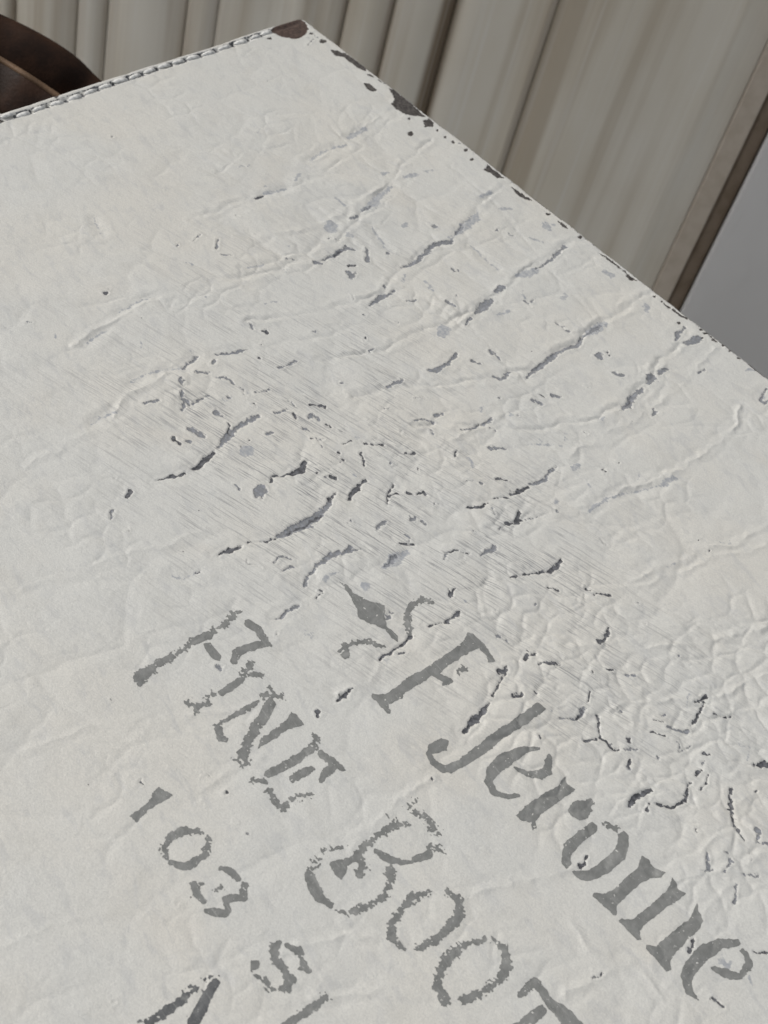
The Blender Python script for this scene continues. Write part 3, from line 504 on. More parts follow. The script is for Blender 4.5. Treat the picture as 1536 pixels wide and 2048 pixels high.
  ('x','p',1.0,[(6.35,20.24),(6.51,20.85),(6.27,21.76),(5.77,22.43),(5.3,22.48),(5.14,21.87),(5.38,20.97),(5.88,20.29)]),
  ('x','p',1.0,[(66.14,8.03),(66.37,8.5),(66.31,9.0),(65.99,9.25),(65.6,9.08),(65.36,8.61),(65.42,8.1),(65.74,7.86)]),
  ('x','p',1.0,[(83.79,3.1),(84.15,3.75),(84.12,4.37),(83.72,4.59),(83.17,4.29),(82.8,3.63),(82.83,3.02),(83.24,2.79)]),
  ('x','p',1.0,[(89.42,2.32),(89.77,2.99),(89.71,3.65),(89.28,3.91),(88.73,3.63),(88.39,2.96),(88.44,2.3),(88.87,2.03)]),
  ('x','p',1.0,[(94.24,4.18),(94.56,4.88),(94.45,5.63),(93.97,5.99),(93.41,5.74),(93.09,5.04),(93.2,4.29),(93.67,3.93)]),
  ('x','p',1.0,[(128.9,2.41),(129.19,3.08),(129.08,3.76),(128.63,4.07),(128.12,3.81),(127.83,3.14),(127.94,2.45),(128.38,2.15)]),
  ('x','p',1.0,[(142.98,1.5),(143.25,2.16),(143.13,2.84),(142.69,3.15),(142.19,2.89),(141.91,2.22),(142.03,1.54),(142.47,1.24)]),
  ('x','p',1.0,[(80.14,3.86),(80.41,4.36),(80.39,4.83),(80.08,5.01),(79.66,4.79),(79.39,4.29),(79.41,3.82),(79.72,3.64)]),
  ('x','p',0.6,[(99.85,5.81),(98.78,2.09),(102.11,1.58),(107.12,2.43),(105.89,4.69),(102.39,4.46)]),
  ('x','p',0.6,[(111.9,3.59),(115.34,2.76),(120.94,2.3),(118.63,4.37),(115.38,4.87)]),
  ('x','p',0.6,[(132.24,2.7),(134.68,1.87),(137.67,2.73),(135.9,3.82)]),
  ('x','p',1.0,[(143.01,1.24),(143.22,1.91),(143.03,2.68),(142.55,3.1),(142.05,2.92),(141.84,2.26),(142.03,1.48),(142.51,1.06)]),
  ('x','p',1.0,[(176.49,2.31),(176.72,2.88),(176.63,3.43),(176.27,3.64),(175.86,3.38),(175.63,2.81),(175.72,2.27),(176.08,2.06)]),
  ('x','p',1.0,[(179.2,2.39),(179.36,2.81),(179.29,3.22),(179.02,3.39),(178.71,3.21),(178.55,2.79),(178.63,2.38),(178.9,2.21)]),
  ('x','p',1.0,[(189.05,0.97),(189.25,1.57),(189.1,2.2),(188.69,2.49),(188.27,2.27),(188.07,1.67),(188.22,1.04),(188.63,0.75)]),
  ('x','p',1.0,[(189.41,5.45),(189.57,6.0),(189.41,6.61),(189.02,6.91),(188.63,6.74),(188.46,6.18),(188.62,5.57),(189.01,5.27)]),
  ('x','p',1.0,[(197.51,1.08),(197.63,1.62),(197.41,2.28),(197.0,2.65),(196.62,2.53),(196.5,1.99),(196.72,1.34),(197.13,0.96)]),
  ('x','p',1.0,[(204.32,1.08),(204.46,1.56),(204.34,2.07),(204.01,2.3),(203.67,2.13),(203.53,1.64),(203.65,1.14),(203.98,0.9)]),
  ('x','p',1.0,[(211.16,1.01),(211.28,1.53),(211.1,2.12),(210.72,2.44),(210.37,2.3),(210.25,1.78),(210.43,1.19),(210.81,0.87)]),
  ('x','p',1.0,[(207.18,1.3),(207.28,1.61),(207.2,1.93),(207.0,2.07),(206.78,1.94),(206.68,1.63),(206.75,1.31),(206.96,1.17)]),
  ('x','p',1.0,[(198.03,4.49),(198.24,4.95),(198.21,5.33),(197.96,5.41),(197.63,5.14),(197.42,4.68),(197.44,4.3),(197.7,4.22)]),
  ('x','s',1.0,[(151.08,2.42,0.34),(156.47,2.22,0.56),(162.36,2.34,0.39)]),
  ('x','p',0.6,[(162.15,2.08),(165.75,2.26),(168.12,2.0),(166.57,4.0),(164.56,3.65)]),
  ('x','p',0.6,[(179.53,2.45),(182.83,2.37),(182.7,4.02)]),
  ('x','s',1.0,[(183.8,2.54,0.54),(188.09,1.97,0.54)]),
  ('x','p',0.6,[(193.12,1.31),(195.93,1.01),(195.3,2.38)]),
  ('x','p',0.6,[(198.34,1.68),(202.34,1.57),(200.85,2.86)]),
  ('x','s',1.0,[(214.18,0.82,0.42),(217.12,0.84,0.68),(220.37,0.56,0.52)]),
  ('l','p',1.0,[(161.33,6.4),(161.77,7.98),(161.24,9.83),(160.07,10.87),(158.93,10.51),(158.49,8.95),(159.0,7.09),(160.18,6.04)]),
  ('l','p',1.0,[(179.15,8.51),(179.88,10.16),(179.71,11.64),(178.72,12.09),(177.5,11.26),(176.76,9.62),(176.94,8.13),(177.93,7.67)]),
  ('l','p',1.0,[(216.8,1.89),(216.92,2.94),(216.39,4.3),(215.52,5.19),(214.81,5.08),(214.69,4.03),(215.23,2.67),(216.1,1.78)]),
  ('m','s',1.0,[(226.16,11.08,0.51),(227.71,11.45,0.4),(228.78,8.52,0.41)]),
  ('m','s',1.0,[(225.98,10.83,0.51),(224.72,4.93,0.31)]),
  ('l','p',1.0,[(226.85,8.43),(227.41,9.76),(227.29,10.85),(226.57,11.08),(225.66,10.3),(225.09,8.97),(225.21,7.86),(225.93,7.64)]),
  ('x','p',1.0,[(0.31,123.16),(0.65,123.79),(0.52,124.6),(-0.02,125.13),(-0.65,125.06),(-1.0,124.44),(-0.86,123.63),(-0.32,123.1)]),
  ('m','p',1.0,[(0.32,118.47),(0.95,119.21),(0.99,119.95),(0.42,120.26),(-0.42,119.95),(-1.05,119.21),(-1.09,118.47),(-0.53,118.16)]),
  ('x','p',1.0,[(-1.43,82.35),(-1.11,82.89),(-1.18,83.53),(-1.6,83.9),(-2.13,83.78),(-2.46,83.24),(-2.39,82.6),(-1.96,82.22)]),
  ('m','p',1.0,[(-0.77,103.08),(-0.49,103.44),(-0.48,103.81),(-0.76,103.98),(-1.14,103.85),(-1.42,103.49),(-1.43,103.12),(-1.16,102.95)]),
  ('x','p',1.0,[(-1.14,70.78),(-1.03,71.28),(-1.26,72.09),(-1.72,72.72),(-2.12,72.82),(-2.24,72.31),(-2.0,71.51),(-1.55,70.87)]),
  ('m','p',1.0,[(-1.61,99.05),(-1.43,99.49),(-1.57,100.13),(-1.96,100.58),(-2.37,100.59),(-2.55,100.14),(-2.4,99.51),(-2.01,99.05)]),
  ('x','p',1.0,[(0.95,109.63),(1.51,110.31),(1.54,110.98),(1.03,111.26),(0.27,110.98),(-0.29,110.3),(-0.32,109.62),(0.19,109.34)]),
  ('x','s',1.4,[(-2.44,64.92,0.54),(-2.43,60.91,0.3),(-2.81,54.78,0.55),(-2.3,48.13,1.04),(-0.78,43.42,1.11)]),
  ('x','s',1.4,[(-3.06,47.5,0.92),(-1.77,41.38,0.81),(-1.12,34.64,0.25)]),
  ('m','p',1.0,[(-0.33,31.62),(-0.15,32.32),(-0.44,33.38),(-1.02,34.18),(-1.56,34.26),(-1.75,33.56),(-1.46,32.5),(-0.88,31.7)]),
  ('x','s',1.6,[(-0.63,131.16,0.53),(-0.39,128.4,0.32),(0.33,124.96,0.37)]),
  ('x','s',1.0,[(3.61,134.1,1.04),(3.7,133.19,0.78)]),
]
CREASES = [
  (0.12,[(206.16,87.46,0.77),(206.66,78.85,0.78),(208.16,71.23,0.79)]),
  (0.25,[(223.25,95.16,0.82),(223.76,85.49,0.84),(226.51,74.76,0.86),(229.06,65.87,0.87),(229.91,50.63,0.9),(230.05,37.75,0.92),(228.52,28.9,0.94),(224.68,19.43,0.96)]),
  (0.25,[(246.45,102.13,0.86),(249.33,94.36,0.87),(250.17,84.89,0.89),(251.55,78.31,0.9),(256.61,67.89,0.92),(256.96,59.46,0.93),(257.7,51.9,0.95)]),
  (0.14,[(180.54,117.78,0.75),(182.52,105.22,0.76),(185.17,94.01,0.78),(183.4,87.65,0.79)]),
  (0.14,[(199.33,128.02,0.63),(203.46,124.28,0.63),(206.78,115.45,0.64),(208.62,101.43,0.66)]),
  (0.12,[(203.79,127.67,0.55),(209.84,121.9,0.55),(214.51,116.63,0.56)]),
  (0.28,[(251.57,133.74,0.56),(254.88,128.27,0.56),(257.23,122.27,0.57),(264.57,118.63,0.57),(266.36,112.47,0.57),(271.58,104.35,0.58),(276.96,91.22,0.59),(280.78,83.03,0.6)]),
  (0.3,[(269.43,140.18,0.48),(272.13,134.87,0.49),(274.37,128.86,0.49),(277.79,124.26,0.5),(281.31,121.26,0.5),(282.49,116.64,0.5),(284.4,110.55,0.51),(285.95,102.19,0.52),(289.48,95.59,0.52)]),
  (0.2,[(278.67,132.88,0.49),(283.41,131.59,0.48),(286.3,129.4,0.49)]),
  (0.22,[(287.17,119.85,0.5),(289.44,115.11,0.5),(292.94,110.42,0.5),(295.23,103.89,0.51)]),
  (0.18,[(270.1,145.96,0.43),(274.89,146.16,0.43),(276.1,141.28,0.43),(274.09,137.32,0.44)]),
  (0.2,[(282.25,146.1,0.52),(285.97,144.39,0.51),(289.38,142.29,0.51),(295.23,133.06,0.52),(299.88,134.1,0.52)]),
  (0.22,[(287.62,158.38,0.5),(289.31,149.37,0.51),(291.7,142.41,0.51),(293.89,137.98,0.52)]),
  (0.16,[(275.78,140.88,0.38),(278.94,138.34,0.38),(282.69,135.84,0.38),(287.71,135.72,0.38)]),
  (0.3,[(281.13,205.84,0.66),(282.3,199.9,0.67),(284.26,194.71,0.68),(288.25,188.34,0.69),(291.36,181.64,0.69)]),
  (0.25,[(309.29,206.02,0.63),(310.68,199.46,0.64),(311.76,193.17,0.65),(313.88,188.9,0.66)]),
  (0.2,[(298.34,191.57,0.67),(305.47,193.23,0.66),(312.12,191.05,0.65),(317.72,187.61,0.65),(323.87,188.44,0.64)]),
  (0.2,[(309.41,162.27,0.65),(313.14,155.68,0.66),(316.57,148.48,0.67),(319.17,140.3,0.68)]),
  (0.15,[(319.19,165.79,0.58),(317.15,158.21,0.59),(316.54,150.45,0.6)]),
  (0.22,[(263.45,244.7,0.8),(267.99,237.42,0.81),(273.58,227.94,0.82),(277.61,224.31,0.82)]),
  (0.2,[(255.13,217.82,0.76),(255.12,209.96,0.77),(255.11,197.73,0.8),(255.29,191.18,0.81)]),
  (0.2,[(275.28,247.72,0.77),(279.12,240.66,0.78),(284.9,235.31,0.79),(289.62,228.8,0.8)]),
  (0.14,[(204.35,245.15,0.88),(205.45,234.1,0.91),(209.68,222.97,0.93),(218.09,207.21,0.95)]),
  (0.2,[(224.48,192.83,0.65),(225.92,184.94,0.66),(224.49,178.37,0.68)]),
  (0.12,[(223.32,237.84,0.75),(223.88,228.94,0.77),(225.98,218.82,0.79)]),
  (0.16,[(126.53,210.25,1.02),(125.7,189.24,1.07),(120.46,173.61,1.11),(118.76,160.15,1.15)]),
  (0.12,[(157.47,235.09,0.91),(162.21,215.27,0.95),(166.34,198.37,0.98),(169.21,182.78,1.02)]),
  (0.14,[(97.15,174.52,0.98),(93.7,152.78,1.03),(96.09,136.35,1.07)]),
  (0.14,[(88.91,94.59,0.98),(93.25,77.09,1.0),(90.45,56.47,1.05),(87.49,34.63,1.09)]),
  (0.12,[(66.52,56.94,1.07),(64.47,31.5,1.13),(55.3,5.09,1.19)]),
  (0.12,[(122.38,69.45,0.89),(120.38,44.03,0.93),(112.74,15.94,0.99)]),
  (0.1,[(150.41,75.44,0.85),(144.57,40.8,0.91),(142.4,15.46,0.96)]),
  (0.12,[(208.11,65.89,1.07),(208.53,38.85,1.13),(203.74,5.4,1.21)]),
  (0.14,[(240.47,120.64,0.91),(250.78,100.35,0.94),(255.68,78.51,0.98),(262.7,59.09,1.01)]),
  (0.2,[(307.75,153.1,0.89),(306.94,137.29,0.92),(307.41,123.39,0.96)]),
  (0.1,[(194.25,258.44,1.04),(196.27,245.21,1.07),(203.91,232.88,1.09)]),
  (0.12,[(227.69,289.31,1.09),(230.95,273.63,1.14),(242.59,260.94,1.16)]),
  (-0.13,[(70.96,111.93,0.87),(72.51,86.51,0.91),(74.85,69.04,0.94),(72.27,46.1,0.98),(65.73,22.93,1.03),(60.95,0.43,1.07)]),
  (-0.17,[(98.0,124.58,0.91),(101.35,105.58,0.94),(103.9,82.64,0.98),(96.1,61.89,1.03),(86.64,36.21,1.09),(78.5,10.57,1.15)]),
  (-0.22,[(115.02,125.53,0.98),(122.77,108.53,1.0),(127.5,83.4,1.05),(120.64,65.42,1.09),(120.38,44.03,1.14),(110.85,13.89,1.22),(110.47,-2.32,1.25)]),
  (-0.2,[(138.53,119.01,0.96),(145.05,100.59,0.99),(147.16,76.57,1.04),(147.56,58.55,1.07),(144.71,33.49,1.13),(141.65,6.62,1.19),(145.41,-5.2,1.21)]),
  (-0.24,[(153.7,121.26,1.02),(161.23,101.9,1.06),(170.54,83.29,1.08),(176.14,66.49,1.11),(175.0,30.62,1.2),(173.87,5.21,1.26),(176.02,-3.16,1.27)]),
  (-0.24,[(172.61,113.42,1.01),(183.25,96.97,1.04),(193.0,85.53,1.05),(200.61,66.44,1.08),(202.22,48.75,1.12),(198.34,30.97,1.16),(193.13,5.19,1.23)]),
  (-0.08,[(55.24,37.16,1.13),(78.45,40.19,1.09),(99.7,39.64,1.07),(121.19,37.58,1.05)]),
  (-0.1,[(87.67,71.93,1.02),(113.96,74.62,0.98),(134.13,72.22,0.97),(158.58,70.41,0.94)]),
  (-0.08,[(92.15,14.49,1.13),(118.24,16.8,1.09),(143.14,24.09,1.05),(172.56,30.25,1.0)]),
  (-0.09,[(129.13,67.14,0.98),(149.8,67.94,0.96),(172.71,71.98,0.92),(194.91,71.58,0.9)]),
]
STITCHES = [(2.43, 130.37), (3.78, 125.4), (3.43, 119.02), (3.78, 112.35), (3.96, 105.29), (3.49, 98.8), (3.24, 92.38), (2.84, 85.85), (2.93, 79.81), (2.67, 73.41), (2.5, 67.06), (2.53, 60.88), (2.76, 54.54), (3.01, 47.71), (2.86, 40.2), (2.89, 32.53), (2.84, 25.28), (2.54, 19.94)]
WALL_PROFILE = [
  [(-459.0, 2), (-415.0, 2), (-350.3, 0), (-322.1, 2), (-305.4, 3), (-302.9, 0), (-300.9, -14)],
  [(-298.1, -14), (-295.0, 0), (-277.0, 3), (-259.5, 2), (-257.5, -9)],
  [(-254.7, -9), (-252.7, 0), (-246.2, 2), (-238.4, 0), (-236.7, -9)],
  [(-234.0, -9), (-232.0, 0), (-209.2, 3), (-185.5, 0), (-183.2, -6)],
  [(-180.6, -6), (-177.9, 2), (-171.0, 3), (-164.4, 2), (-162.5, -5)],
  [(-159.8, -4), (-156.2, 0), (-125.4, 0), (-114.7, -3), (-111.5, 12), (-106.4, 14), (-101.6, 12), (-98.1, 0), (-88.5, 2), (-81.2, 0), (-79.6, -9)],
  [(-77.1, -9), (-74.9, 1), (-63.2, 3), (-51.9, 0), (-49.8, -11)],
  [(-47.3, -11), (-44.8, 0), (-32.0, 4), (-20.2, 2), (-15.9, -16), (-13.5, -32)],
  [(-9.2, -32), (-6.7, -14), (-2.4, 1), (17.1, 5), (44.9, 1), (47.6, 7), (49.4, 7), (51.5, -5)],
  [(53.3, -4), (69.6, 0), (71.7, -2), (74.1, 0), (112.3, 4), (162.2, 2), (164.8, 6), (167.0, -3), (184.6, -3)],
  [(185.2, 1), (187.2, 3), (198.9, 5)],
  [(199.9, -6), (204.3, -10), (210.6, -12)],
  [(211.5, -3), (212.2, 9), (214.4, 10), (251.8, 10), (312.7, 9), (342.5, 9)],
]
WALL_POINT = (-0.1641, 0.3371, 0.0)
STRAP_BACK = [(-0.1631, -0.1139, 0.4562), (-0.1449, -0.089, 0.4495), (-0.1289, -0.0655, 0.441), (-0.1198, -0.0531, 0.4355), (-0.1067, -0.0439, 0.4323), (-0.0951, -0.0358, 0.4273), (-0.0874, -0.0304, 0.4207), (-0.0719, -0.0256, 0.4153), (-0.0495, -0.0222, 0.4123)]
STRAP_FRONT = [(-0.1134, -0.1402, 0.478), (-0.1025, -0.1142, 0.4664), (-0.0884, -0.0921, 0.4553), (-0.0807, -0.0807, 0.448), (-0.0674, -0.0775, 0.4478), (-0.0584, -0.0735, 0.4455), (-0.0468, -0.0691, 0.4428), (-0.0294, -0.063, 0.439)]
# both ends of each loop come back to the side of the case
STRAP_BACK = [(.009,-.27,.415),(-.02,-.265,.42),(-.07,-.25,.43),(-.13,-.21,.445),(-.165,-.16,.455)] + STRAP_BACK + [(-.02,-.016,.418),(.010,-.030,.41)]
STRAP_FRONT = [(.009,-.245,.43),(-.04,-.235,.44),(-.09,-.21,.455),(-.115,-.17,.475)] + STRAP_FRONT + [(.010,-.056,.432)]

# ------------------------------------------------------------------ helpers
def link(o, parent=None):
    C.objects.link(o)
    if parent: o.parent = parent
    return o
def mesh_obj(name, co, faces, mat, parent=None, smooth=True):
    me = bpy.data.meshes.new(name)
    co = np.asarray(co, dtype=np.float32)
    if isinstance(faces, np.ndarray):
        k = faces.shape[1]; nf = len(faces)
        me.vertices.add(len(co)); me.vertices.foreach_set('co', co.ravel())
        me.loops.add(nf*k); me.loops.foreach_set('vertex_index', faces.astype(np.int32).ravel())
        me.polygons.add(nf); me.polygons.foreach_set('loop_start', np.arange(0, nf*k, k, dtype=np.int32))
        me.update(calc_edges=True)
    else:
        me.from_pydata([tuple(c) for c in co.tolist()], [], faces)
    if smooth: me.polygons.foreach_set('use_smooth', np.ones(len(me.polygons), dtype=bool))
    me.materials.append(mat); me.update()
    return link(bpy.data.objects.new(name, me), parent)
def tag(o, label=None, cat=None, group=None, kind=None):
    for k, v in (('label', label), ('category', cat), ('group', group), ('kind', kind)):
        if v: o[k] = v
    return o

rng = np.random.default_rng(7)
def gnoise(x, y, seed=0):
    """gradient noise, about -0.7..0.7"""
    P = np.random.default_rng(seed).permutation(256); P = np.concatenate([P, P])
    A = np.random.default_rng(seed+1).random(256)*2*np.pi; gx, gy = np.cos(A), np.sin(A)
    xi, yi = np.floor(x).astype(int), np.floor(y).astype(int); fx, fy = x-xi, y-yi
    sx, sy = fx*fx*fx*(fx*(fx*6-15)+10), fy*fy*fy*(fy*(fy*6-15)+10)
    def g(dx, dy):
        h = P[P[(xi+dx) & 255]+((yi+dy) & 255)]
        return gx[h]*(fx-dx)+gy[h]*(fy-dy)
    a = g(0, 0)+sx*(g(1, 0)-g(0, 0)); b = g(0, 1)+sx*(g(1, 1)-g(0, 1))
    return a+sy*(b-a)
def fbm(x, y, seed, octv=3):
    s = 0; a = 1.0
    for k in range(octv):
        s = s+a*gnoise(x*2**k, y*2**k, seed+11*k); a *= .5
    return s
def voronoi_edge(x, y, seed):
    """distance to the border of a jittered cell, in cell units"""
    R = np.random.default_rng(seed); jx, jy = R.random((64, 64)), R.random((64, 64))
    xi, yi = np.floor(x).astype(int), np.floor(y).astype(int)
    f1 = np.full(x.shape, 9.0); f2 = np.full(x.shape, 9.0)
    for dx in (-1, 0, 1):
        for dy in (-1, 0, 1):
            cx, cy = xi+dx, yi+dy
            d = np.hypot(cx+jx[cx & 63, cy & 63]-x, cy+jy[cx & 63, cy & 63]-y)
            m = d < f1
            f2 = np.where(m, f1, np.minimum(f2, d)); f1 = np.where(m, d, f1)
    return f2-f1
def sstep(a, b, x):
    t = np.clip((x-a)/(b-a), 0, 1); return t*t*(3-2*t)
def seg_dist(U, V, pts):
    """signed distance to a stroke with a half-width at each point"""
    d = np.full(U.shape, 99.0)
    for (x0, y0, w0), (x1, y1, w1) in zip(pts[:-1], pts[1:]):
        dx, dy = x1-x0, y1-y0; L = dx*dx+dy*dy+1e-9
        t = np.clip(((U-x0)*dx+(V-y0)*dy)/L, 0, 1)
        d = np.minimum(d, np.hypot(U-x0-t*dx, V-y0-t*dy)-(w0+(w1-w0)*t))
    return d
def poly_dist(U, V, pts):
    """signed distance to a closed outline, negative inside"""
    n = len(pts); d = np.full(U.shape, 99.0); ins = np.zeros(U.shape, bool)
    for i in range(n):
        x0, y0 = pts[i]; x1, y1 = pts[(i+1) % n]
        dx, dy = x1-x0, y1-y0; L = dx*dx+dy*dy+1e-9
        t = np.clip(((U-x0)*dx+(V-y0)*dy)/L, 0, 1)
        d = np.minimum(d, np.hypot(U-x0-t*dx, V-y0-t*dy))
        c = ((y0 > V) != (y1 > V)) & (U < (x1-x0)*(V-y0)/(y1-y0+1e-12)+x0)
        ins ^= c
    return np.where(ins, -d, d)

# ------------------------------------------------------------------ materials
class N:
    def __init__(s, name):
        s.m = bpy.data.materials.new(name); s.m.use_nodes = True; s.t = s.m.node_tree; s.t.nodes.clear()
        s.out = s.n('ShaderNodeOutputMaterial'); s.b = s.n('ShaderNodeBsdfPrincipled'); s.l(s.b.outputs[0], s.out.inputs[0])
    def n(s, t, **k):
        x = s.t.nodes.new(t)
        for a, b in k.items(): setattr(x, a, b)
        return x
    def l(s, a, b): s.t.links.new(a, b)
    def inp(s, sock, v):
        if hasattr(v, 'is_output'): s.l(v, sock)
        else: sock.default_value = v
    def math(s, op, a, b=0.0, c=0.0):
        x = s.n('ShaderNodeMath', operation=op); s.inp(x.inputs[0], a); s.inp(x.inputs[1], b); s.inp(x.inputs[2], c); return x.outputs[0]
    def ramp(s, v, a, b, lo=0.0, hi=1.0):
        x = s.n('ShaderNodeMapRange', interpolation_type='SMOOTHSTEP'); s.inp(x.inputs[0], v)
        for i, q in enumerate((a, b, lo, hi)): s.inp(x.inputs[i+1], q)
        return x.outputs[0]
    def mix(s, f, a, b):
        x = s.n('ShaderNodeMix', data_type='RGBA'); s.inp(x.inputs[0], f); s.inp(x.inputs[6], a); s.inp(x.inputs[7], b); return x.outputs[2]
    def coord(s, scale=(1, 1, 1), rz=0.0, loc=(0, 0, 0)):
        tc = s.n('ShaderNodeTexCoord'); mp = s.n('ShaderNodeMapping')
        mr = s.n('ShaderNodeMapping'); mr.inputs['Rotation'].default_value = (0, 0, rz); mr.inputs['Location'].default_value = loc
        s.l(tc.outputs['Object'], mr.inputs[0]); mp.inputs['Scale'].default_value = scale; s.l(mr.outputs[0], mp.inputs[0]); return mp.outputs[0]
    def noise(s, vec, scale, detail=2, rough=.5, dist=0.0):
        x = s.n('ShaderNodeTexNoise'); s.l(vec, x.inputs['Vector']); x.inputs['Scale'].default_value = scale
        x.inputs['Detail'].default_value = detail; x.inputs['Roughness'].default_value = rough; x.inputs['Distortion'].default_value = dist; return x.outputs[0]
    def attr(s, name):
        x = s.n('ShaderNodeAttribute'); x.attribute_name = name; return x.outputs['Fac']
    def bump(s, h, dist, strength=1.0, prev=None):
        x = s.n('ShaderNodeBump'); s.l(h, x.inputs['Height']); x.inputs['Distance'].default_value = dist; x.inputs['Strength'].default_value = strength
        if prev: s.l(prev, x.inputs['Normal'])
        return x.outputs[0]
def col(r, g, b): return (r, g, b, 1.0)

def painted_leather():
    s = N('white_paint_on_leather')
    mm = s.coord((1000, 1000, 1000))
    big = s.noise(mm, .022, 3, .55)
    base = s.mix(s.ramp(big, .38, .66), col(.612, .606, .568), col(.628, .609, .555))
    mid = s.noise(mm, .13, 4, .6)
    base = s.mix(s.math('MULTIPLY', s.ramp(mid, .52, .72), .30), base, col(.50, .488, .445))
    stain = s.noise(s.coord((1000, 1000, 1000), 0, (.3, .1, 0)), .035, 2, .5, .6)
    base = s.mix(s.math('MULTIPLY', s.ramp(stain, .58, .80), .26), base, col(.58, .52, .435))
    sm1 = s.noise(s.coord((130, 330, 1000), math.radians(12), (.5, .2, 0)), 1.0, 4, .62, .6)
    base = s.mix(s.math('MULTIPLY', s.ramp(sm1, .50, .70), .36), base, col(.43, .435, .435))
    # brush and rub marks along the panel
    st1 = s.noise(s.coord((75, 2200, 1000), math.radians(STK)), 1.0, 3, .62, .55)
    st2 = s.noise(s.coord((110, 1100, 1000), math.radians(STK-6), (.2, .7, 0)), 1.0, 4, .65, .3)
    sc = s.attr('scuff')
    scn = s.math('MULTIPLY', sc, s.ramp(s.noise(mm, .07, 3, .6), .32, .62))
    st3 = s.noise(s.coord((160, 1900, 1000), math.radians(STK+11), (.9, .4, 0)), 1.0, 3, .62, .5)
    m3 = s.math('MULTIPLY', s.ramp(st3, .56, .70), s.math('MULTIPLY', scn, .55))
    base = s.mix(m3, base, col(.30, .30, .30))
    m1 = s.math('MULTIPLY', s.ramp(st1, .51, .63), s.math('MULTIPLY', scn, 1.0))
    m2 = s.math('MULTIPLY', s.ramp(st2, .58, .74), s.math('ADD', s.math('MULTIPLY', scn, .55), .05))
    base = s.mix(m2, base, col(.32, .32, .315))
    base = s.mix(m1, base, col(.225, .225, .228))
    gr = s.noise(mm, 2.2, 2, .7)
    base = s.mix(s.ramp(gr, .30, .70, .0, .34), base, col(.40, .40, .38))
    # tiny specks
    vo = s.n('ShaderNodeTexVoronoi'); s.l(mm, vo.inputs['Vector']); vo.inputs['Scale'].default_value = .11
    sp = s.ramp(vo.outputs['Distance'], .030, .018)
    rnd = s.n('ShaderNodeSeparateColor'); s.l(vo.outputs['Color'], rnd.inputs[0])
    sp = s.math('MULTIPLY', sp, s.ramp(rnd.outputs[0], .62, .70))
    base = s.mix(s.math('MULTIPLY', sp, .8), base, col(.10, .10, .10))
    # flaked spots: the film is gone and grey ground, dark crack or brown leather shows
    rag = s.math('SUBTRACT', s.noise(mm, .95, 2, .55), .5); rag2 = s.math('SUBTRACT', s.noise(s.coord((500, 1600, 1000), math.radians(5)), 1.0, 3, .6), .5)
    ragged = s.math('ADD', s.math('MULTIPLY', rag, 1.6), s.math('MULTIPLY', rag2, 1.5))
    def wear(name, soft, amt):
        return s.ramp(s.math('ADD', s.attr(name), s.math('MULTIPLY', ragged, amt)), soft, -soft)
    wl = wear('wear_light', .22, 1.0); wm = wear('wear_mid', .14, .9); wd = wear('wear_dark', .10, .65); wx = wear('wear_edge', .10, .75); wb = wear('wear_corner', .12, .6)
    inner = s.noise(mm, .9, 3, .6)
    base = s.mix(s.math('MULTIPLY', wl, s.ramp(inner, .34, .60, .45, .85)), base, col(.29, .305, .33))
    base = s.mix(s.math('MULTIPLY', wm, s.ramp(inner, .30, .55, .72, 1.0)), base, s.mix(s.ramp(inner, .4, .65), col(.150, .156, .168), col(.26, .268, .285)))
    base = s.mix(wd, base, s.mix(s.ramp(inner, .35, .7), col(.055, .056, .061), col(.150, .153, .163)))
    base = s.mix(wx, base, s.mix(s.ramp(inner, .35, .7), col(.035, .030, .027), col(.095, .085, .078)))
    base = s.mix(wb, base, s.mix(s.ramp(inner, .35, .7), col(.040, .024, .018), col(.095, .058, .045)))
    s.l(base, s.b.inputs['Base Color'])
    film = s.math('SUBTRACT', 1.0, s.math('MAXIMUM', s.math('MAXIMUM', wm, wd), s.math('MAXIMUM', wx, wb)))
    s.inp(s.b.inputs['Roughness'], s.ramp(film, 0, 1, .60, .37)); s.b.inputs['Specular IOR Level'].default_value = .5
    # relief: film edges, brush strokes, fine grain
    g1 = s.noise(mm, .55, 4, .62); g2 = s.noise(mm, 3.0, 2, .5)
    b1 = s.bump(g1, .00030, .38)
    b2 = s.bump(st2, .00016, .5, b1)
    b3 = s.bump(g2, .00009, .55, b2)
    b4 = s.bump(film, .00012, .8, b3)
    s.l(b4, s.b.inputs['Normal'])
    return s.m
def letter_material(name, a, b):
    s = N(name); mm = s.coord((1000, 1000, 1000))
    c = s.mix(s.ramp(s.noise(mm, .35, 4, .6), .36, .66), a, b)
    fleck = s.ramp(s.noise(mm, 1.5, 3, .6), .655, .70)
    st = s.ramp(s.noise(s.coord((120, 1700, 1000), math.radians(6)), 1.0, 3, .6), .60, .72)
    thin = s.ramp(s.noise(mm, .16, 3, .6), .54, .74)
    c = s.mix(s.math('MULTIPLY', thin, .55), c, col(.36, .36, .34))
    c = s.mix(s.math('MULTIPLY', st, .42), c, col(.36, .36, .34))
    c = s.mix(s.math('MULTIPLY', fleck, .55), c, col(.50, .50, .47))
    s.l(c, s.b.inputs['Base Color']); s.b.inputs['Roughness'].default_value = .55; s.b.inputs['Specular IOR Level'].default_value = .4
    s.l(s.bump(s.noise(mm, 3.0, 2), .00010, .6, s.bump(s.noise(mm, .7, 3), .00025, .6)), s.b.inputs['Normal'])
    return s.m
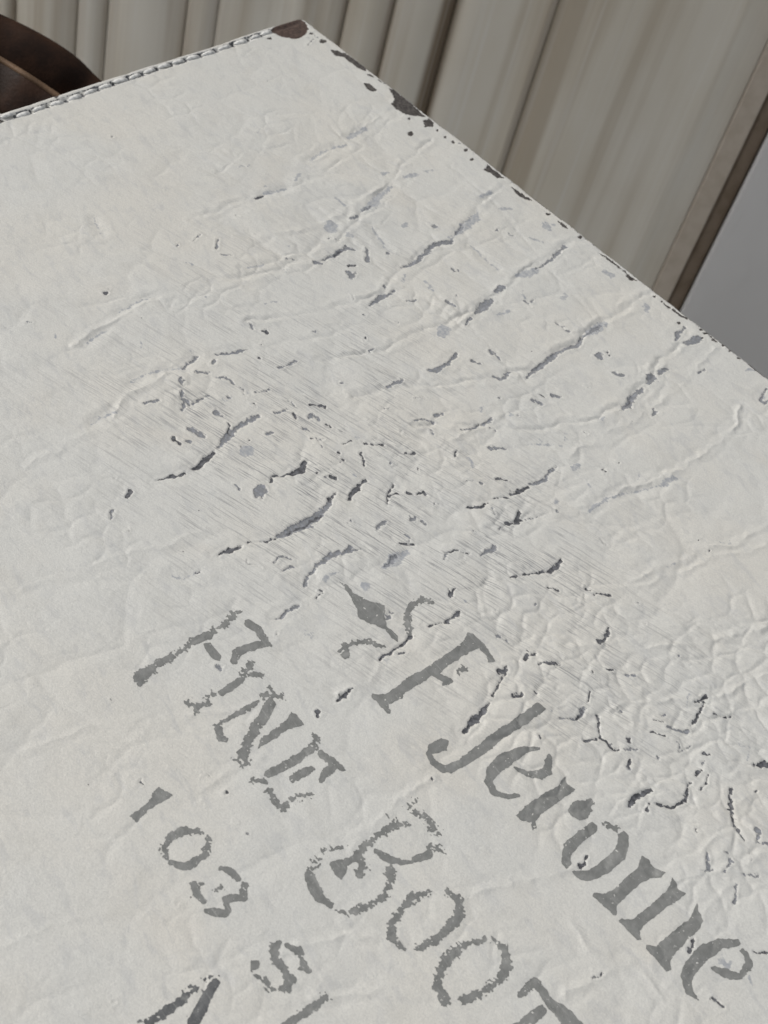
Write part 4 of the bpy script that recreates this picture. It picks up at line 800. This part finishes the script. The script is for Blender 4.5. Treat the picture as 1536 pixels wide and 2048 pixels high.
def brown_leather(name, a, b, rough=.62):
    s = N(name); mm = s.coord((1000, 1000, 1000))
    s.l(s.mix(s.ramp(s.noise(mm, .08, 4, .6), .35, .65), a, b), s.b.inputs['Base Color']); s.b.inputs['Roughness'].default_value = rough; s.b.inputs['Specular IOR Level'].default_value = .2
    s.l(s.bump(s.noise(mm, .9, 3), .0004, .5), s.b.inputs['Normal'])
    return s.m
def thread_material():
    s = N('painted_thread'); mm = s.coord((1000, 1000, 1000))
    s.l(s.mix(s.ramp(s.noise(mm, .8, 3), .45, .7), col(.70, .695, .665), col(.48, .48, .465)), s.b.inputs['Base Color']); s.b.inputs['Roughness'].default_value = .42
    w = s.n('ShaderNodeTexWave'); w.inputs['Scale'].default_value = .9; w.inputs['Distortion'].default_value = 1.0; s.l(s.coord((1000, 1000, 1000), math.radians(35)), w.inputs['Vector'])
    s.l(s.bump(w.outputs[0], .0002, .4), s.b.inputs['Normal'])
    return s.m
def siding_material():
    s = N('weathered_metal_siding')
    streak = s.noise(s.coord((26, 26, .8)), 1.0, 4, .6, .2); fine = s.noise(s.coord((230, 60, 2.2)), 1.0, 3, .6); cloud = s.noise(s.coord((6, 6, 3)), 1.0, 4, .6)
    c = s.mix(s.ramp(cloud, .36, .64), col(.70, .67, .60), col(.62, .57, .475))
    c = s.mix(s.math('MULTIPLY', s.ramp(streak, .48, .66), .62), c, col(.40, .33, .24))
    c = s.mix(s.math('MULTIPLY', s.ramp(fine, .52, .70), .32), c, col(.74, .73, .70))
    d = s.attr('groove_tone')
    c = s.mix(s.math('MULTIPLY', d, s.ramp(fine, .30, .60, .45, .95)), c, col(.24, .18, .12))
    s.l(c, s.b.inputs['Base Color']); s.b.inputs['Roughness'].default_value = .5; s.b.inputs['Metallic'].default_value = 0.0
    s.l(s.bump(cloud, .004, .4, s.bump(streak, .0008, .5)), s.b.inputs['Normal'])
    return s.m
def grey_sheet_material():
    s = N('plain_grey_sheet'); cloud = s.noise(s.coord((6, 6, 3)), 1.0, 4, .6); fine = s.noise(s.coord((90, 90, 20)), 1.0, 3, .6)
    c = s.mix(s.ramp(cloud, .36, .64), col(.63, .62, .61), col(.58, .57, .56)); c = s.mix(s.math('MULTIPLY', s.ramp(fine, .55, .75), .2), c, col(.54, .525, .51))
    s.l(c, s.b.inputs['Base Color']); s.b.inputs['Roughness'].default_value = .55
    return s.m
def concrete_material():
    s = N('concrete_floor'); n1 = s.noise(s.coord((4, 4, 4)), 1.0, 6, .6); n2 = s.noise(s.coord((120, 120, 120)), 1.0, 3, .6)
    c = s.mix(s.ramp(n1, .35, .65), col(.50, .49, .46), col(.58, .57, .53)); c = s.mix(s.math('MULTIPLY', s.ramp(n2, .5, .7), .3), c, col(.15, .145, .135))
    s.l(c, s.b.inputs['Base Color']); s.b.inputs['Roughness'].default_value = .85; s.l(s.bump(n2, .002, .4), s.b.inputs['Normal'])
    return s.m
M_PAINT = painted_leather(); M_LET = letter_material('grey_stencil_paint', col(.172, .175, .166), col(.218, .22, .21)); M_LET2 = letter_material('charcoal_stencil_paint', col(.085, .088, .090), col(.135, .138, .138))
M_BROWN = brown_leather('dark_brown_leather', col(.016, .0068, .0032), col(.038, .0165, .0078)); M_EDGING = brown_leather('tan_strap_edge', col(.16, .10, .06), col(.11, .068, .04), .6)
M_THREAD = thread_material(); M_WALL = siding_material(); M_SHEET = grey_sheet_material(); M_FLOOR = concrete_material()
M_TAUPE = brown_leather('taupe_painted_trim', col(.50, .44, .37), col(.44, .38, .31)); M_RECESS_SHADE = brown_leather('shade_brown_recess', col(.20, .15, .105), col(.25, .195, .145))  # the second brown carries the shade of the recess face in its colour

# ------------------------------------------------------------------ the setting: floor and the metal wall behind
x, y = 4.0, 4.0
tag(mesh_obj('floor', [(-x, -y, 0), (x, -y, 0), (x, y, 0), (-x, y, 0)], [(0, 1, 2, 3)], M_FLOOR), kind='structure')

wall_az = math.radians(125)                         # the direction from the viewer to the wall
wall = bpy.data.objects.new('metal_wall', None); link(wall); wall.location = WALL_POINT; wall.rotation_euler = (0, 0, wall_az-math.pi/2)
tag(wall, 'weathered grey beige metal siding wall with upright ribs and grooves behind the white leather', 'wall')
# profile x runs to the right, depth d towards the viewer (local -Y)
WALL_DEPTH = .30
HZ = np.concatenate([np.arange(0, .78, .03), [.80, .85]])
def siding(seg, mat, name='siding_panel'):
    xs, ds = [], []
    for (x0, d0), (x1, d1) in zip(seg[:-1], seg[1:]):
        k = max(1, int(abs(x1-x0)/12)+(1 if abs(d1-d0) > 3 else 0))
        for i in range(k): xs.append(x0+(x1-x0)*i/k); ds.append(d0+(d1-d0)*i/k)
    xs.append(seg[-1][0]); ds.append(seg[-1][1])
    xs, ds = np.array(xs)/1000, np.array([d*WALL_DEPTH*(.45 if d > -4 else 1.0) for d in ds])/1000
    n = len(xs); Z, X = np.meshgrid(HZ, xs, indexing='ij'); D = np.broadcast_to(ds, Z.shape)
    wob = .0016*gnoise(X*9+3, Z*7+5, 3)+.0009*gnoise(X*40, Z*2.5, 9)
    co = np.stack([X, -(D+wob), Z], -1).reshape(-1, 3)
    back = co.copy(); back[:, 1] += .0012
    nz = len(HZ); idx = np.arange(nz*n).reshape(nz, n); o2 = nz*n
    F = [np.stack([idx[:-1, :-1], idx[:-1, 1:], idx[1:, 1:], idx[1:, :-1]], -1).reshape(-1, 4)]
    F.append(F[0][:, ::-1]+o2)
    for e, flip in ((idx[:, 0], 0), (idx[:, -1], 1), (idx[0], 1), (idx[-1], 0)):
        q = np.stack([e[:-1], e[1:], e[1:]+o2, e[:-1]+o2], -1); F.append(q if not flip else q[:, ::-1])
    o = mesh_obj(name, np.concatenate([co, back]), np.concatenate(F), mat, wall, smooth=False)
    # browner with groove depth and towards both side ends of each panel
    groove_tone = np.zeros(n)
    for i in range(n):
        groove_tone[i] = np.clip((-ds[i]*1000-.4)/5.0, 0, 1)
    k = np.minimum(np.abs(xs-xs[0]), np.abs(xs-xs[-1])); groove_tone = np.maximum(groove_tone, .40*np.exp(-(k/.006)**2))
    dv = np.tile(np.tile(groove_tone, nz), 2).astype(np.float32)
    a = o.data.attributes.new('groove_tone', 'FLOAT', 'POINT'); a.data.foreach_set('value', dv)
    return o
for i, seg in enumerate(WALL_PROFILE):
    seg = list(seg)
    if i < len(WALL_PROFILE)-1: seg.append((WALL_PROFILE[i+1][0][0]-.5, seg[-1][1]))
    if i == 0: seg[0] = (seg[0][0]-250, 2)
    if i == len(WALL_PROFILE)-1:
        seg[-1] = (seg[-1][0]+350, 9)
        tag(siding(seg, M_SHEET, 'flat_sheet'), 'plain pale grey flat sheet beside the brown recess')
    elif i == len(WALL_PROFILE)-3: tag(siding(seg, M_TAUPE, 'trim_strip'), 'taupe trim strip beside the flat grey sheet')
    elif i == len(WALL_PROFILE)-2: tag(siding(seg, M_RECESS_SHADE, 'trim_strip'), 'recessed strip along the flat grey sheet, its shade painted dark brown')
    else: siding(seg, M_WALL)
x0, x1 = (WALL_PROFILE[0][0][0]-250)/1000, (WALL_PROFILE[-1][-1][0]+350)/1000
bk = [(x0, .020, 0), (x1, .020, 0), (x1, .020, .85), (x0, .020, .85), (x0, .06, 0), (x1, .06, 0), (x1, .06, .85), (x0, .06, .85)]
mesh_obj('backing', bk, [(0, 1, 2, 3), (7, 6, 5, 4), (0, 4, 5, 1), (1, 5, 6, 2), (2, 6, 7, 3), (3, 7, 4, 0)], M_WALL, wall, smooth=False)

# ------------------------------------------------------------------ the painted leather case
case = bpy.data.objects.new('leather_case', None); link(case); case.location = (0, 0, 0)
tag(case, 'brown leather case whose stitched top is painted cracked white with grey stencilled lettering', 'leather case')

CELL = 0.28; TILE = 24
nu, nv = int(PU/CELL/TILE)*TILE, int(PV/CELL/TILE)*TILE
PU, PV = nu*CELL, nv*CELL
# only the part that is looked at closely is finely meshed: fields are kept on this window
WU, WV = min(nu, int(372/CELL)//TILE*TILE), min(nv, int(320/CELL)//TILE*TILE)
gu, gv = np.arange(WU+1)*CELL, np.arange(WV+1)*CELL
U, V = np.meshgrid(gu, gv, indexing='ij')

fields = {k: np.full(U.shape, 4.0, np.float32) for k in 'lmdxb'}
valley = np.full(U.shape, 9.0, np.float32)      # long cracks lie in the folds of the leather
def window(pts, pad):
    a = np.array([p[:2] for p in pts]); lo, hi = a.min(0)-pad, a.max(0)+pad
    i0, j0 = [max(0, int(q/CELL)) for q in lo]; i1, j1 = int(hi[0]/CELL)+2, int(hi[1]/CELL)+2
    return slice(i0, max(i0, min(i1, WU+1))), slice(j0, max(j0, min(j1, WV+1)))
for kind, t, rag, pts in WEAR:
    w = window(pts, 7)
    if U[w].size == 0: continue
    Uw, Vw = U[w], V[w]; k = .45 if kind in 'xb' else (2.3 if t == 'p' else 1.0)
    Uw = Uw+k*(.75*gnoise(Uw*.33, Vw*.33, 301)+.50*gnoise(Uw*.65, Vw*.65, 303)); Vw = Vw+k*(.75*gnoise(U[w]*.33, Vw*.33, 302)+.50*gnoise(U[w]*.65, Vw*.65, 304))
    d = seg_dist(Uw, Vw, pts) if t == 's' else poly_dist(Uw, Vw, pts)
    d = d+min(k, 1.4)*(.34*gnoise(U[w]*.5, V[w]*.5, 305)+.26*gnoise(U[w]*.8, V[w]*.8, 306)+.06)
    fields[kind][w] = np.minimum(fields[kind][w], d)
    if t == 's' and kind in 'lmd' and math.dist(pts[0][:2], pts[-1][:2]) > 6: valley[w] = np.minimum(valley[w], seg_dist(Uw, Vw, [(a, b, 0) for a, b, c in pts]))
# a scatter of small chips and hairline cracks that follow the grain
R = np.random.default_rng(21)
for k in range(560):
    u0, v0 = R.random()*360, R.random()*300
    g = .8*math.exp(-(((u0-165)/60)**2+((v0-135)/50)**2))+1.1*math.exp(-(((u0-278)/36)**2+((v0-132)/34)**2))+.3*math.exp(-(((u0-110)/60)**2+((v0-60)/45)**2))
    if R.random() > g+.04: continue
    L = .4+R.random()**2*4.5; a = R.choice([0, 0, 1])*math.pi/2+R.normal(0, .35)
    hw = .06+.17*R.random()**1.5
    pts = [(u0+L*q*math.cos(a+R.normal(0, .5)), v0+L*q*math.sin(a+R.normal(0, .5)), hw*R.uniform(.2, 1.3)) for q in (0, .3, .65, 1)]
    w = window(pts, 4.5); f = fields[R.choice(['l', 'l', 'm', 'm', 'd'])]
    if U[w].size: f[w] = np.minimum(f[w], seg_dist(U[w], V[w], pts))
# worn rim: the film breaks along both free edges
rim = np.minimum(U+.25*gnoise(V*.25, U*0, 5), V+.25*gnoise(U*.25, V*0, 6))
fields['x'] = np.minimum(fields['x'], np.maximum(np.abs(V-.75)-.27, .22-1.0*(gnoise(U*.12, V*0+3.3, 31)+.20)).astype(np.float32))

scuff = (1.15*np.exp(-(((U-160)/55)**2+((V-155)/45)**2))+1.0*np.exp(-(((U-235)/55)**2+((V-132)/32)**2))+.30*np.exp(-(((U-120)/60)**2+((V-80)/55)**2))+.06)
scuff = np.clip(scuff*(.75+.6*gnoise(U*.03, V*.03, 77)), 0, 1).astype(np.float32)

# relief in mm
def relief(U, V, near):
    h = .55*gnoise(U*.012+4, V*.012, 41)+.22*gnoise(U*.035, V*.03+7, 42)+.05*gnoise(U*.12, V*.12, 43)
    return h*near
near_edge = sstep(0, 25, np.minimum(U, V))*.8+.2
h = relief(U, V, near_edge)
wx_, wy_ = U+5*gnoise(U*.05, V*.05, 51)+1.2*gnoise(U*.25, V*.25, 57), V+5*gnoise(U*.05, V*.05, 52)+1.2*gnoise(U*.25, V*.25, 58)
# crease network, strongest where the leather has been folded
c1 = voronoi_edge((wx_+.25*wy_)/20, wy_/25, 61); c2 = voronoi_edge(wx_/7+3, wy_/9, 62)
fold = sstep(-.20, .25, gnoise(U*.045, V*.045, 64)+.45*np.exp(-(((U-280)/50)**2+((V-132)/45)**2))-.15)
zone = np.clip(.45+1.0*np.exp(-(((U-278)/55)**2+((V-130)/45)**2))+.4*np.exp(-(((U-150)/80)**2+((V-80)/60)**2)), 0, 1)
h += zone*((.42*sstep(0, .5, c1)-.10*np.exp(-(c1/.06)**2)+.05*np.exp(-((c1-.14)/.07)**2))*(.25+.75*sstep(-.3, .2, gnoise(U*.03, V*.03, 63)))+fold*(.22*sstep(0, .4, c2)-.09*np.exp(-(c2/.08)**2)))
p_, q_ = (U-.8*V)/1.28, (.8*U+V)/1.28
p_, q_ = p_+4*gnoise(U*.07, V*.07, 53)+1.1*gnoise(U*.35, V*.35, 55), q_+4*gnoise(U*.07, V*.07, 54)+1.1*gnoise(U*.35, V*.35, 56)
c3 = voronoi_edge(p_/9.5+9, q_/4.4+40, 65); c4 = voronoi_edge(p_/4.0+3, q_/3.0+50, 67)
web = np.clip(1.3*np.exp(-(((U-280)/42)**2+((V-134)/36)**2))+.6*np.exp(-(((U-200)/45)**2+((V-120)/40)**2))+.2*np.exp(-(((U-110)/60)**2+((V-60)/45)**2)), 0, 1)*sstep(-.22, .18, gnoise(U*.07, V*.07, 66))
h += web*(.15*sstep(0, .35, c3)-.08*np.exp(-(c3/.06)**2)+(.05*sstep(0, .3, c4)-.03*np.exp(-(c4/.09)**2))*sstep(0, .3, gnoise(U*.09, V*.09, 68)))
for hh, pts in CREASES:
    w = window(pts, 8)
    if U[w].size == 0: continue
    du, dv_ = 1.0*gnoise(U[w]*.35, V[w]*.35, 71)+2.2*gnoise(U[w]*.1, V[w]*.1, 75), 1.0*gnoise(U[w]*.35, V[w]*.35, 72)+2.2*gnoise(U[w]*.1, V[w]*.1, 76)
    d = seg_dist(U[w]+du, V[w]+dv_, [(a, b, 0) for a, b, c in pts]); ww = max(.8, pts[0][2]*.62)
    hh = hh*(.25+.95*sstep(-.35, .35, gnoise(U[w]*.11, V[w]*.11, 73)+.4*gnoise(U[w]*.4, V[w]*.4, 74)))*np.where(U[w]+.8*V[w] > 270, np.where(V[w] > 95, .6, 1), 1)
    h[w] += 1.35*hh*np.exp(-np.abs(d/ww)**1.15)-.75*hh*np.exp(-((np.abs(d)-2.2*ww)/(1.5*ww))**2)
crack = np.minimum(fields['d'], fields['m']); h -= .17*sstep(.35, -.35, fields['d'])+.10*sstep(.3, -.3, fields['m']); h += .075*np.exp(-((crack-.55)/.4)**2)-.20*np.exp(-(np.maximum(valley, 0)/1.7)**2)+.07*np.exp(-((valley-3.4)/1.4)**2)
h -= .10*sstep(.3, -.3, np.minimum(fields['x'], fields['b']))
# sewn border along the top edge: a groove under the thread and a raised lip
sx = np.array([p[1] for p in STITCHES]); su = np.array([p[0] for p in STITCHES]); q = np.polyfit(sx, su, 1)
seam = U-np.polyval(q, V)
past = sstep(1.0, 7.0, V)
h -= past*.55*np.exp(-(seam/.9)**2)
h += past*.18*np.exp(-((seam+3)/2.2)**2)
for k in range(len(STITCHES)-1):
    mu, mv = (STITCHES[k][0]+STITCHES[k+1][0])/2, (STITCHES[k][1]+STITCHES[k+1][1])/2
    w = window([(mu, mv)], 4); d2 = ((U[w]-mu)/.9)**2+((V[w]-mv)/.75)**2
    h[w] -= .8*np.exp(-d2); fields['d'][w] = np.minimum(fields['d'][w], np.hypot((U[w]-mu)/1.15, V[w]-mv)-.72)
sl = np.abs(seam-.75+.3*gnoise(V*.3, U*0, 81))-.20-.30*gnoise(V*.22, U*0+9, 82)
fields['m'] = np.where(V > 9, np.minimum(fields['m'], sl+.02), fields['m']).astype(np.float32)
sl2 = np.abs(seam+.95+.3*gnoise(V*.3, U*0, 84))-.20-.40*gnoise(V*.18, U*0+5, 85)
fields['d'] = np.where(V > 9, np.minimum(fields['d'], sl2+.05), fields['d']).astype(np.float32)
# rounded-over rim
def rim_drop(e, r=1.6): return np.where(e < r, r-np.sqrt(np.maximum(r*r-(r-e)**2, 0)), 0)
fade = sstep(0, 8, WU*CELL-U)*sstep(0, 8, WV*CELL-V)
h = h*fade
h = h-rim_drop(U)*.9-rim_drop(V)*.9
hmap = h
def height(u, v):
    x = np.clip(u/CELL, 0, WU-1e-3); y = np.clip(v/CELL, 0, WV-1e-3); i, j = x.astype(int), y.astype(int); a, b = x-i, y-j
    return hmap[i, j]*(1-a)*(1-b)+hmap[i+1, j]*a*(1-b)+hmap[i, j+1]*(1-a)*b+hmap[i+1, j+1]*a*b
def to_local(u, v, hh):
    """mm on the panel -> metres in the case; the outline is slightly wavy and the corner rounded"""
    fu, fv = np.exp(-u/6.0), np.exp(-v/6.0)
    du = fu*(.55*gnoise(v*.035, v*0+1.7, 91)+.18*gnoise(v*.16, v*0+2.2, 92)-.00012*(v-65)**2*np.exp(-((v-65)/90)**2))
    dv = fv*(.60*gnoise(u*.03, u*0+5.1, 93)+.16*gnoise(u*.15, u*0+8.2, 94))
    r = 3.2
    a, b = np.maximum(r-u, 0), np.maximum(r-v, 0); L = np.hypot(a, b); s = np.where(L > 1e-6, np.maximum(a, b)/np.maximum(L, 1e-6), 1)
    return np.stack([(u+a-a*s+du)/1000, -(v+b-b*s+dv)/1000, PANEL_Z+hh/1000], -1)

# which tiles are dense
uc, vc = (np.arange(WU//TILE)+.5)*TILE*CELL, (np.arange(WV//TILE)+.5)*TILE*CELL
TU, TV = np.meshgrid(uc, vc, indexing='ij')
FR = [(-16, -14), (275, -14), (372, 130), (372, 170), (262, 322), (222, 322), (-16, 168)]
dense = poly_dist(TU, TV, FR) < 6
cells = np.repeat(np.repeat(dense, TILE, 0), TILE, 1)
# quads of the dense cells
ii, jj = np.nonzero(cells); W1 = WV+1
quads = np.stack([ii*W1+jj, ii*W1+jj+1, (ii+1)*W1+jj+1, (ii+1)*W1+jj], -1)
# one quad for each other tile
coarse = []
NU, NV = nu//TILE, nv//TILE
extra = {}; ec = []
def vid(i, j):
    if i <= WU and j <= WV: return i*W1+j
    if (i, j) not in extra: extra[(i, j)] = (WU+1)*W1+len(ec); ec.append((i*CELL, j*CELL))
    return extra[(i, j)]
for a in range(NU):
    for b in range(NV):
        if a < dense.shape[0] and b < dense.shape[1] and dense[a, b]: continue
        i, j = a*TILE, b*TILE
        if b == 0 or a == 0:       # keep the rim profile where the outline runs on
            if b == 0:
                ks = [0, 1, 2, 4, 6, TILE]
                for k0, k1 in zip(ks[:-1], ks[1:]): coarse.append((vid(i, j+k0), vid(i, j+k1), vid(i+TILE, j+k1), vid(i+TILE, j+k0)))
            else:
                ks = [0, 1, 2, 4, 6, TILE]
                for k0, k1 in zip(ks[:-1], ks[1:]): coarse.append((vid(i+k0, j), vid(i+k0, j+TILE), vid(i+k1, j+TILE), vid(i+k1, j)))
            continue
        coarse.append((vid(i, j), vid(i, j+TILE), vid(i+TILE, j+TILE), vid(i+TILE, j)))
allq = np.concatenate([quads, np.array(coarse)])
ec = np.array(ec).reshape(-1, 2)
eh = -rim_drop(ec[:, 0])*.9-rim_drop(ec[:, 1])*.9
uu = np.concatenate([U.ravel(), ec[:, 0]]); vv = np.concatenate([V.ravel(), ec[:, 1]])
hh = np.concatenate([h.ravel(), eh])
used, inv = np.unique(allq.ravel(), return_inverse=True)
faces = inv.reshape(-1, 4)
panel = mesh_obj('painted_panel', to_local(uu[used], vv[used], hh[used]), faces, M_PAINT, case)
tag(panel, 'flat leather face painted off white, cracked, scuffed and flaking')
def put(name, arr, fill):
    full = np.concatenate([arr.ravel(), np.full(len(ec), fill)]).astype(np.float32)[used]
    a = panel.data.attributes.new(name, 'FLOAT', 'POINT'); a.data.foreach_set('value', np.ascontiguousarray(full))
for k, nm in (('l', 'wear_light'), ('m', 'wear_mid'), ('d', 'wear_dark'), ('x', 'wear_edge'), ('b', 'wear_corner')): put(nm, fields[k], 4.0)
put('scuff', scuff, .15)

# cut edge of the leather all round, and the case below it
def ring(n=300):
    a = [(t, 0.0) for t in np.linspace(PU, 0, n)]+[(0.0, t) for t in np.linspace(0, PV, n)][1:]+[(t, PV) for t in np.linspace(0, PU, 40)][1:]+[(PU, t) for t in np.linspace(PV, 0, 40)][1:-1]
    return np.array(a)
rg = ring(); top = to_local(rg[:, 0], rg[:, 1], -rim_drop(rg[:, 0])*.9-rim_drop(rg[:, 1])*.9); top[:, 2] = np.where((rg[:, 0] < 1)|(rg[:, 1] < 1), top[:, 2], PANEL_Z)
bot = top.copy(); bot[:, 2] = PANEL_Z-PT/1000
inn = bot.copy(); ctr = np.array([PU/2000, -PV/2000, 0]); inn[:, :2] = ctr[:2]+(bot[:, :2]-ctr[:2])*.97
n = len(rg); i = np.arange(n); j = (i+1) % n
F = np.concatenate([np.stack([i, i+n, j+n, j], -1), np.stack([i+n, i+2*n, j+2*n, j+n], -1)])
mesh_obj('cut_edge', np.concatenate([top, bot, inn]), F, M_BROWN, case)
bx = (.008, PU/1000-.008); by = (-.008, -PV/1000+.008); zt = PANEL_Z-.0035; rb = .02
def rrect(z, inset):
    pts = []
    for cx, cy, a0 in ((bx[1]-rb, by[0]-rb, 0), (bx[0]+rb, by[0]-rb, 90), (bx[0]+rb, by[1]+rb, 180), (bx[1]-rb, by[1]+rb, 270)):
        for k in range(7):
            a = math.radians(a0+15*k); pts.append((cx+(rb-inset)*math.cos(a), cy+(rb-inset)*math.sin(a), z))
    return pts
levels = [(zt, .004), (zt-.01, 0), (.02, 0), (.004, .004), (0.0, .010)]
co = sum([rrect(z, q) for z, q in levels], []); m = 28
F = [[a*m+k, a*m+(k+1) % m, (a+1)*m+(k+1) % m, (a+1)*m+k] for a in range(len(levels)-1) for k in range(m)]+[list(range(m))[::-1], [4*m+k for k in range(m)]]
mesh_obj('case_body', co, F, M_BROWN, case, smooth=False)

# ------------------------------------------------------------------ stencilled lettering, one mesh for each character
LC = 0.14
def contour_mesh(X, Y, D):
    """cells where D < 0, cut along D = 0"""
    ins = D < 0; w1 = X.shape[1]
    cnt = ins[:-1, :-1].astype(int)+ins[1:, :-1]+ins[:-1, 1:]+ins[1:, 1:]
    co = list(zip(X.ravel().tolist(), Y.ravel().tolist())); dv = D.ravel().tolist(); idx = {}; out = []; F = []
    def vert(k):
        if k not in idx:
            if isinstance(k, tuple):
                a, b = k; t = dv[a]/(dv[a]-dv[b]); out.append((co[a][0]+(co[b][0]-co[a][0])*t, co[a][1]+(co[b][1]-co[a][1])*t))
            else: out.append(co[k])
            idx[k] = len(out)-1
        return idx[k]
    ii, jj = np.nonzero(cnt > 0)
    for i, j in zip(ii.tolist(), jj.tolist()):
        c = (i*w1+j, i*w1+j+1, (i+1)*w1+j+1, (i+1)*w1+j); f = []
        for a, b in zip(c, c[1:]+c[:1]):
            if dv[a] < 0: f.append(vert(a))
            if (dv[a] < 0) != (dv[b] < 0): f.append(vert((min(a, b), max(a, b))))
        if len(f) >= 3: F.append(f)
    return np.array(out), F
for label, tone, items in LETTERS:
    a = np.concatenate([np.array([p[:2] for p in it[2]]) for it in items]); lo, hi = a.min(0)-4, a.max(0)+4
    X, Y = np.meshgrid(np.arange(lo[0], hi[0], LC), np.arange(lo[1], hi[1], LC), indexing='ij')
    wob = fbm(X*.6, Y*.6, 101, 3); fine = gnoise(X*1.5, Y*1.5, 131)
    tooth = gnoise(X*1.1, Y*.5, 171)+.6*gnoise(X*.9, Y*2.0, 172)
    along = fbm(X*.28, Y*1.1, 151, 3)
    D = np.full(X.shape, 9.0)
    for t, rag, pts in items:
        d = seg_dist(X, Y, pts) if t == 's' else poly_dist(X, Y, pts)
        d = d+min(rag, 1.5)*(.40*wob+(.20+.12*(rag > 1.1))*fine+(.16+.14*(rag > 1.1))*tooth)+max(0, rag-1.0)*(.85*along+.55*fine+.30*tooth+.10)
        D = np.minimum(D, d)
    # pinholes where the film lifted with the stencil
    D = np.maximum(D, 4*(fbm(X*.9+5, Y*.9, 191, 2)-.55))
    pv, F = contour_mesh(X, Y, D); x_, y_ = pv[:, 0], pv[:, 1]
    o = mesh_obj('stencil_ornament' if 'ornament' in label else 'stencil_letter', to_local(x_, y_, height(x_, y_)+.035), F, M_LET2 if tone else M_LET, case)
    tag(o, label)

# ------------------------------------------------------------------ stitches along the top edge
def stitch_mesh():
    co, F = [], []; nr, ns = 9, 8
    for a in range(nr):
        t = a/(nr-1)*2-1; r = .62*math.sqrt(max(0, 1-abs(t)**2.6))+.02
        for b in range(ns):
            q = 2*math.pi*b/ns; co.append((r*math.cos(q)*1.15/1000, t*2.65/1000, (r*math.sin(q)-.34*t*t+.12*math.sin(3*t))/1000))
    for a in range(nr-1):
        for b in range(ns): F.append((a*ns+b, a*ns+(b+1) % ns, (a+1)*ns+(b+1) % ns, (a+1)*ns+b))
    F += [tuple(range(ns))[::-1], tuple((nr-1)*ns+b for b in range(ns))]
    me = bpy.data.meshes.new('stitch'); me.from_pydata(co, [], F); me.materials.append(M_THREAD)
    me.polygons.foreach_set('use_smooth', np.ones(len(F), dtype=bool)); return me
sm = stitch_mesh(); R = random.Random(5)
pts = list(STITCHES)
dv = np.median(-np.diff([p[1] for p in pts]))
while pts[0][1] < PV-16:
    v = pts[0][1]+dv; pts.insert(0, (float(np.polyval(q, v)) if False else float(np.polyfit(sx, su, 1)[0]*v+np.polyfit(sx, su, 1)[1]), v))
for k, (u, v) in enumerate(pts):
    o = link(bpy.data.objects.new('stitch', sm), case)
    hgt = float(height(np.array([u]), np.array([v]))[0])
    p = to_local(np.array([u]), np.array([v]), np.array([hgt+.42]))[0]
    o.location = p; o.rotation_euler = (R.uniform(-.05, .05), R.uniform(-.1, .1), -.14+R.uniform(-.14, .14))
    s = R.uniform(.88, 1.12); o.scale = (s*R.uniform(.95, 1.3), s*(.9 if v < 30 else 1.0), s*R.uniform(.85, 1.05))

# ------------------------------------------------------------------ dark leather strap behind the top edge
def spline(P, n):
    P = np.array(P, float); P = np.vstack([2*P[0]-P[1], P, 2*P[-1]-P[-2]]); out = []
    for k in range(1, len(P)-2):
        for t in np.linspace(0, 1, n, endpoint=False):
            a, b, c, d = P[k-1:k+3]; out.append(.5*((2*b)+(-a+c)*t+(2*a-5*b+4*c-d)*t*t+(-a+3*b-3*c+d)*t**3))
    out.append(P[-2]); return np.array(out)
def sweep(name, path, ry, rz, mat, parent, ns=20, power=2.4, face=None, shift=0.0):
    """rounded band: rz across its width, ry through its thickness"""
    path = spline(path, 10); T = np.gradient(path, axis=0); T /= np.linalg.norm(T, axis=1)[:, None]
    fdir = np.array(face); co = []
    for p, t in zip(path, T):
        nrm = fdir-t*(fdir@t); nrm /= np.linalg.norm(nrm); wd = np.cross(t, nrm); p = p-wd*shift
        for k in range(ns):
            a = 2*math.pi*k/ns; c, s_ = math.cos(a), math.sin(a)
            co.append(p+nrm*ry*math.copysign(abs(c)**(2/power), c)+wd*rz*math.copysign(abs(s_)**(2/power), s_))
    n = len(path); F = [(a*ns+b, a*ns+(b+1) % ns, (a+1)*ns+(b+1) % ns, (a+1)*ns+b) for a in range(n-1) for b in range(ns)]
    F += [tuple(range(ns))[::-1], tuple((n-1)*ns+b for b in range(ns))]
    return mesh_obj(name, np.array(co), F, mat, parent)
strap = bpy.data.objects.new('leather_strap', None); link(strap)
tag(strap, 'dark brown doubled leather strap curving up behind the stitched edge', 'strap')
face = (.5, -.55, .65)
sweep('rear_loop', STRAP_BACK, .0055, .0105, M_BROWN, strap, face=face)
fl = sweep('front_loop', STRAP_FRONT, .0025, .0090, M_BROWN, strap, power=3.5, face=face)
sweep('edging', STRAP_FRONT, .0026, .0014, M_EDGING, fl, ns=10, power=2, face=face, shift=.0085)
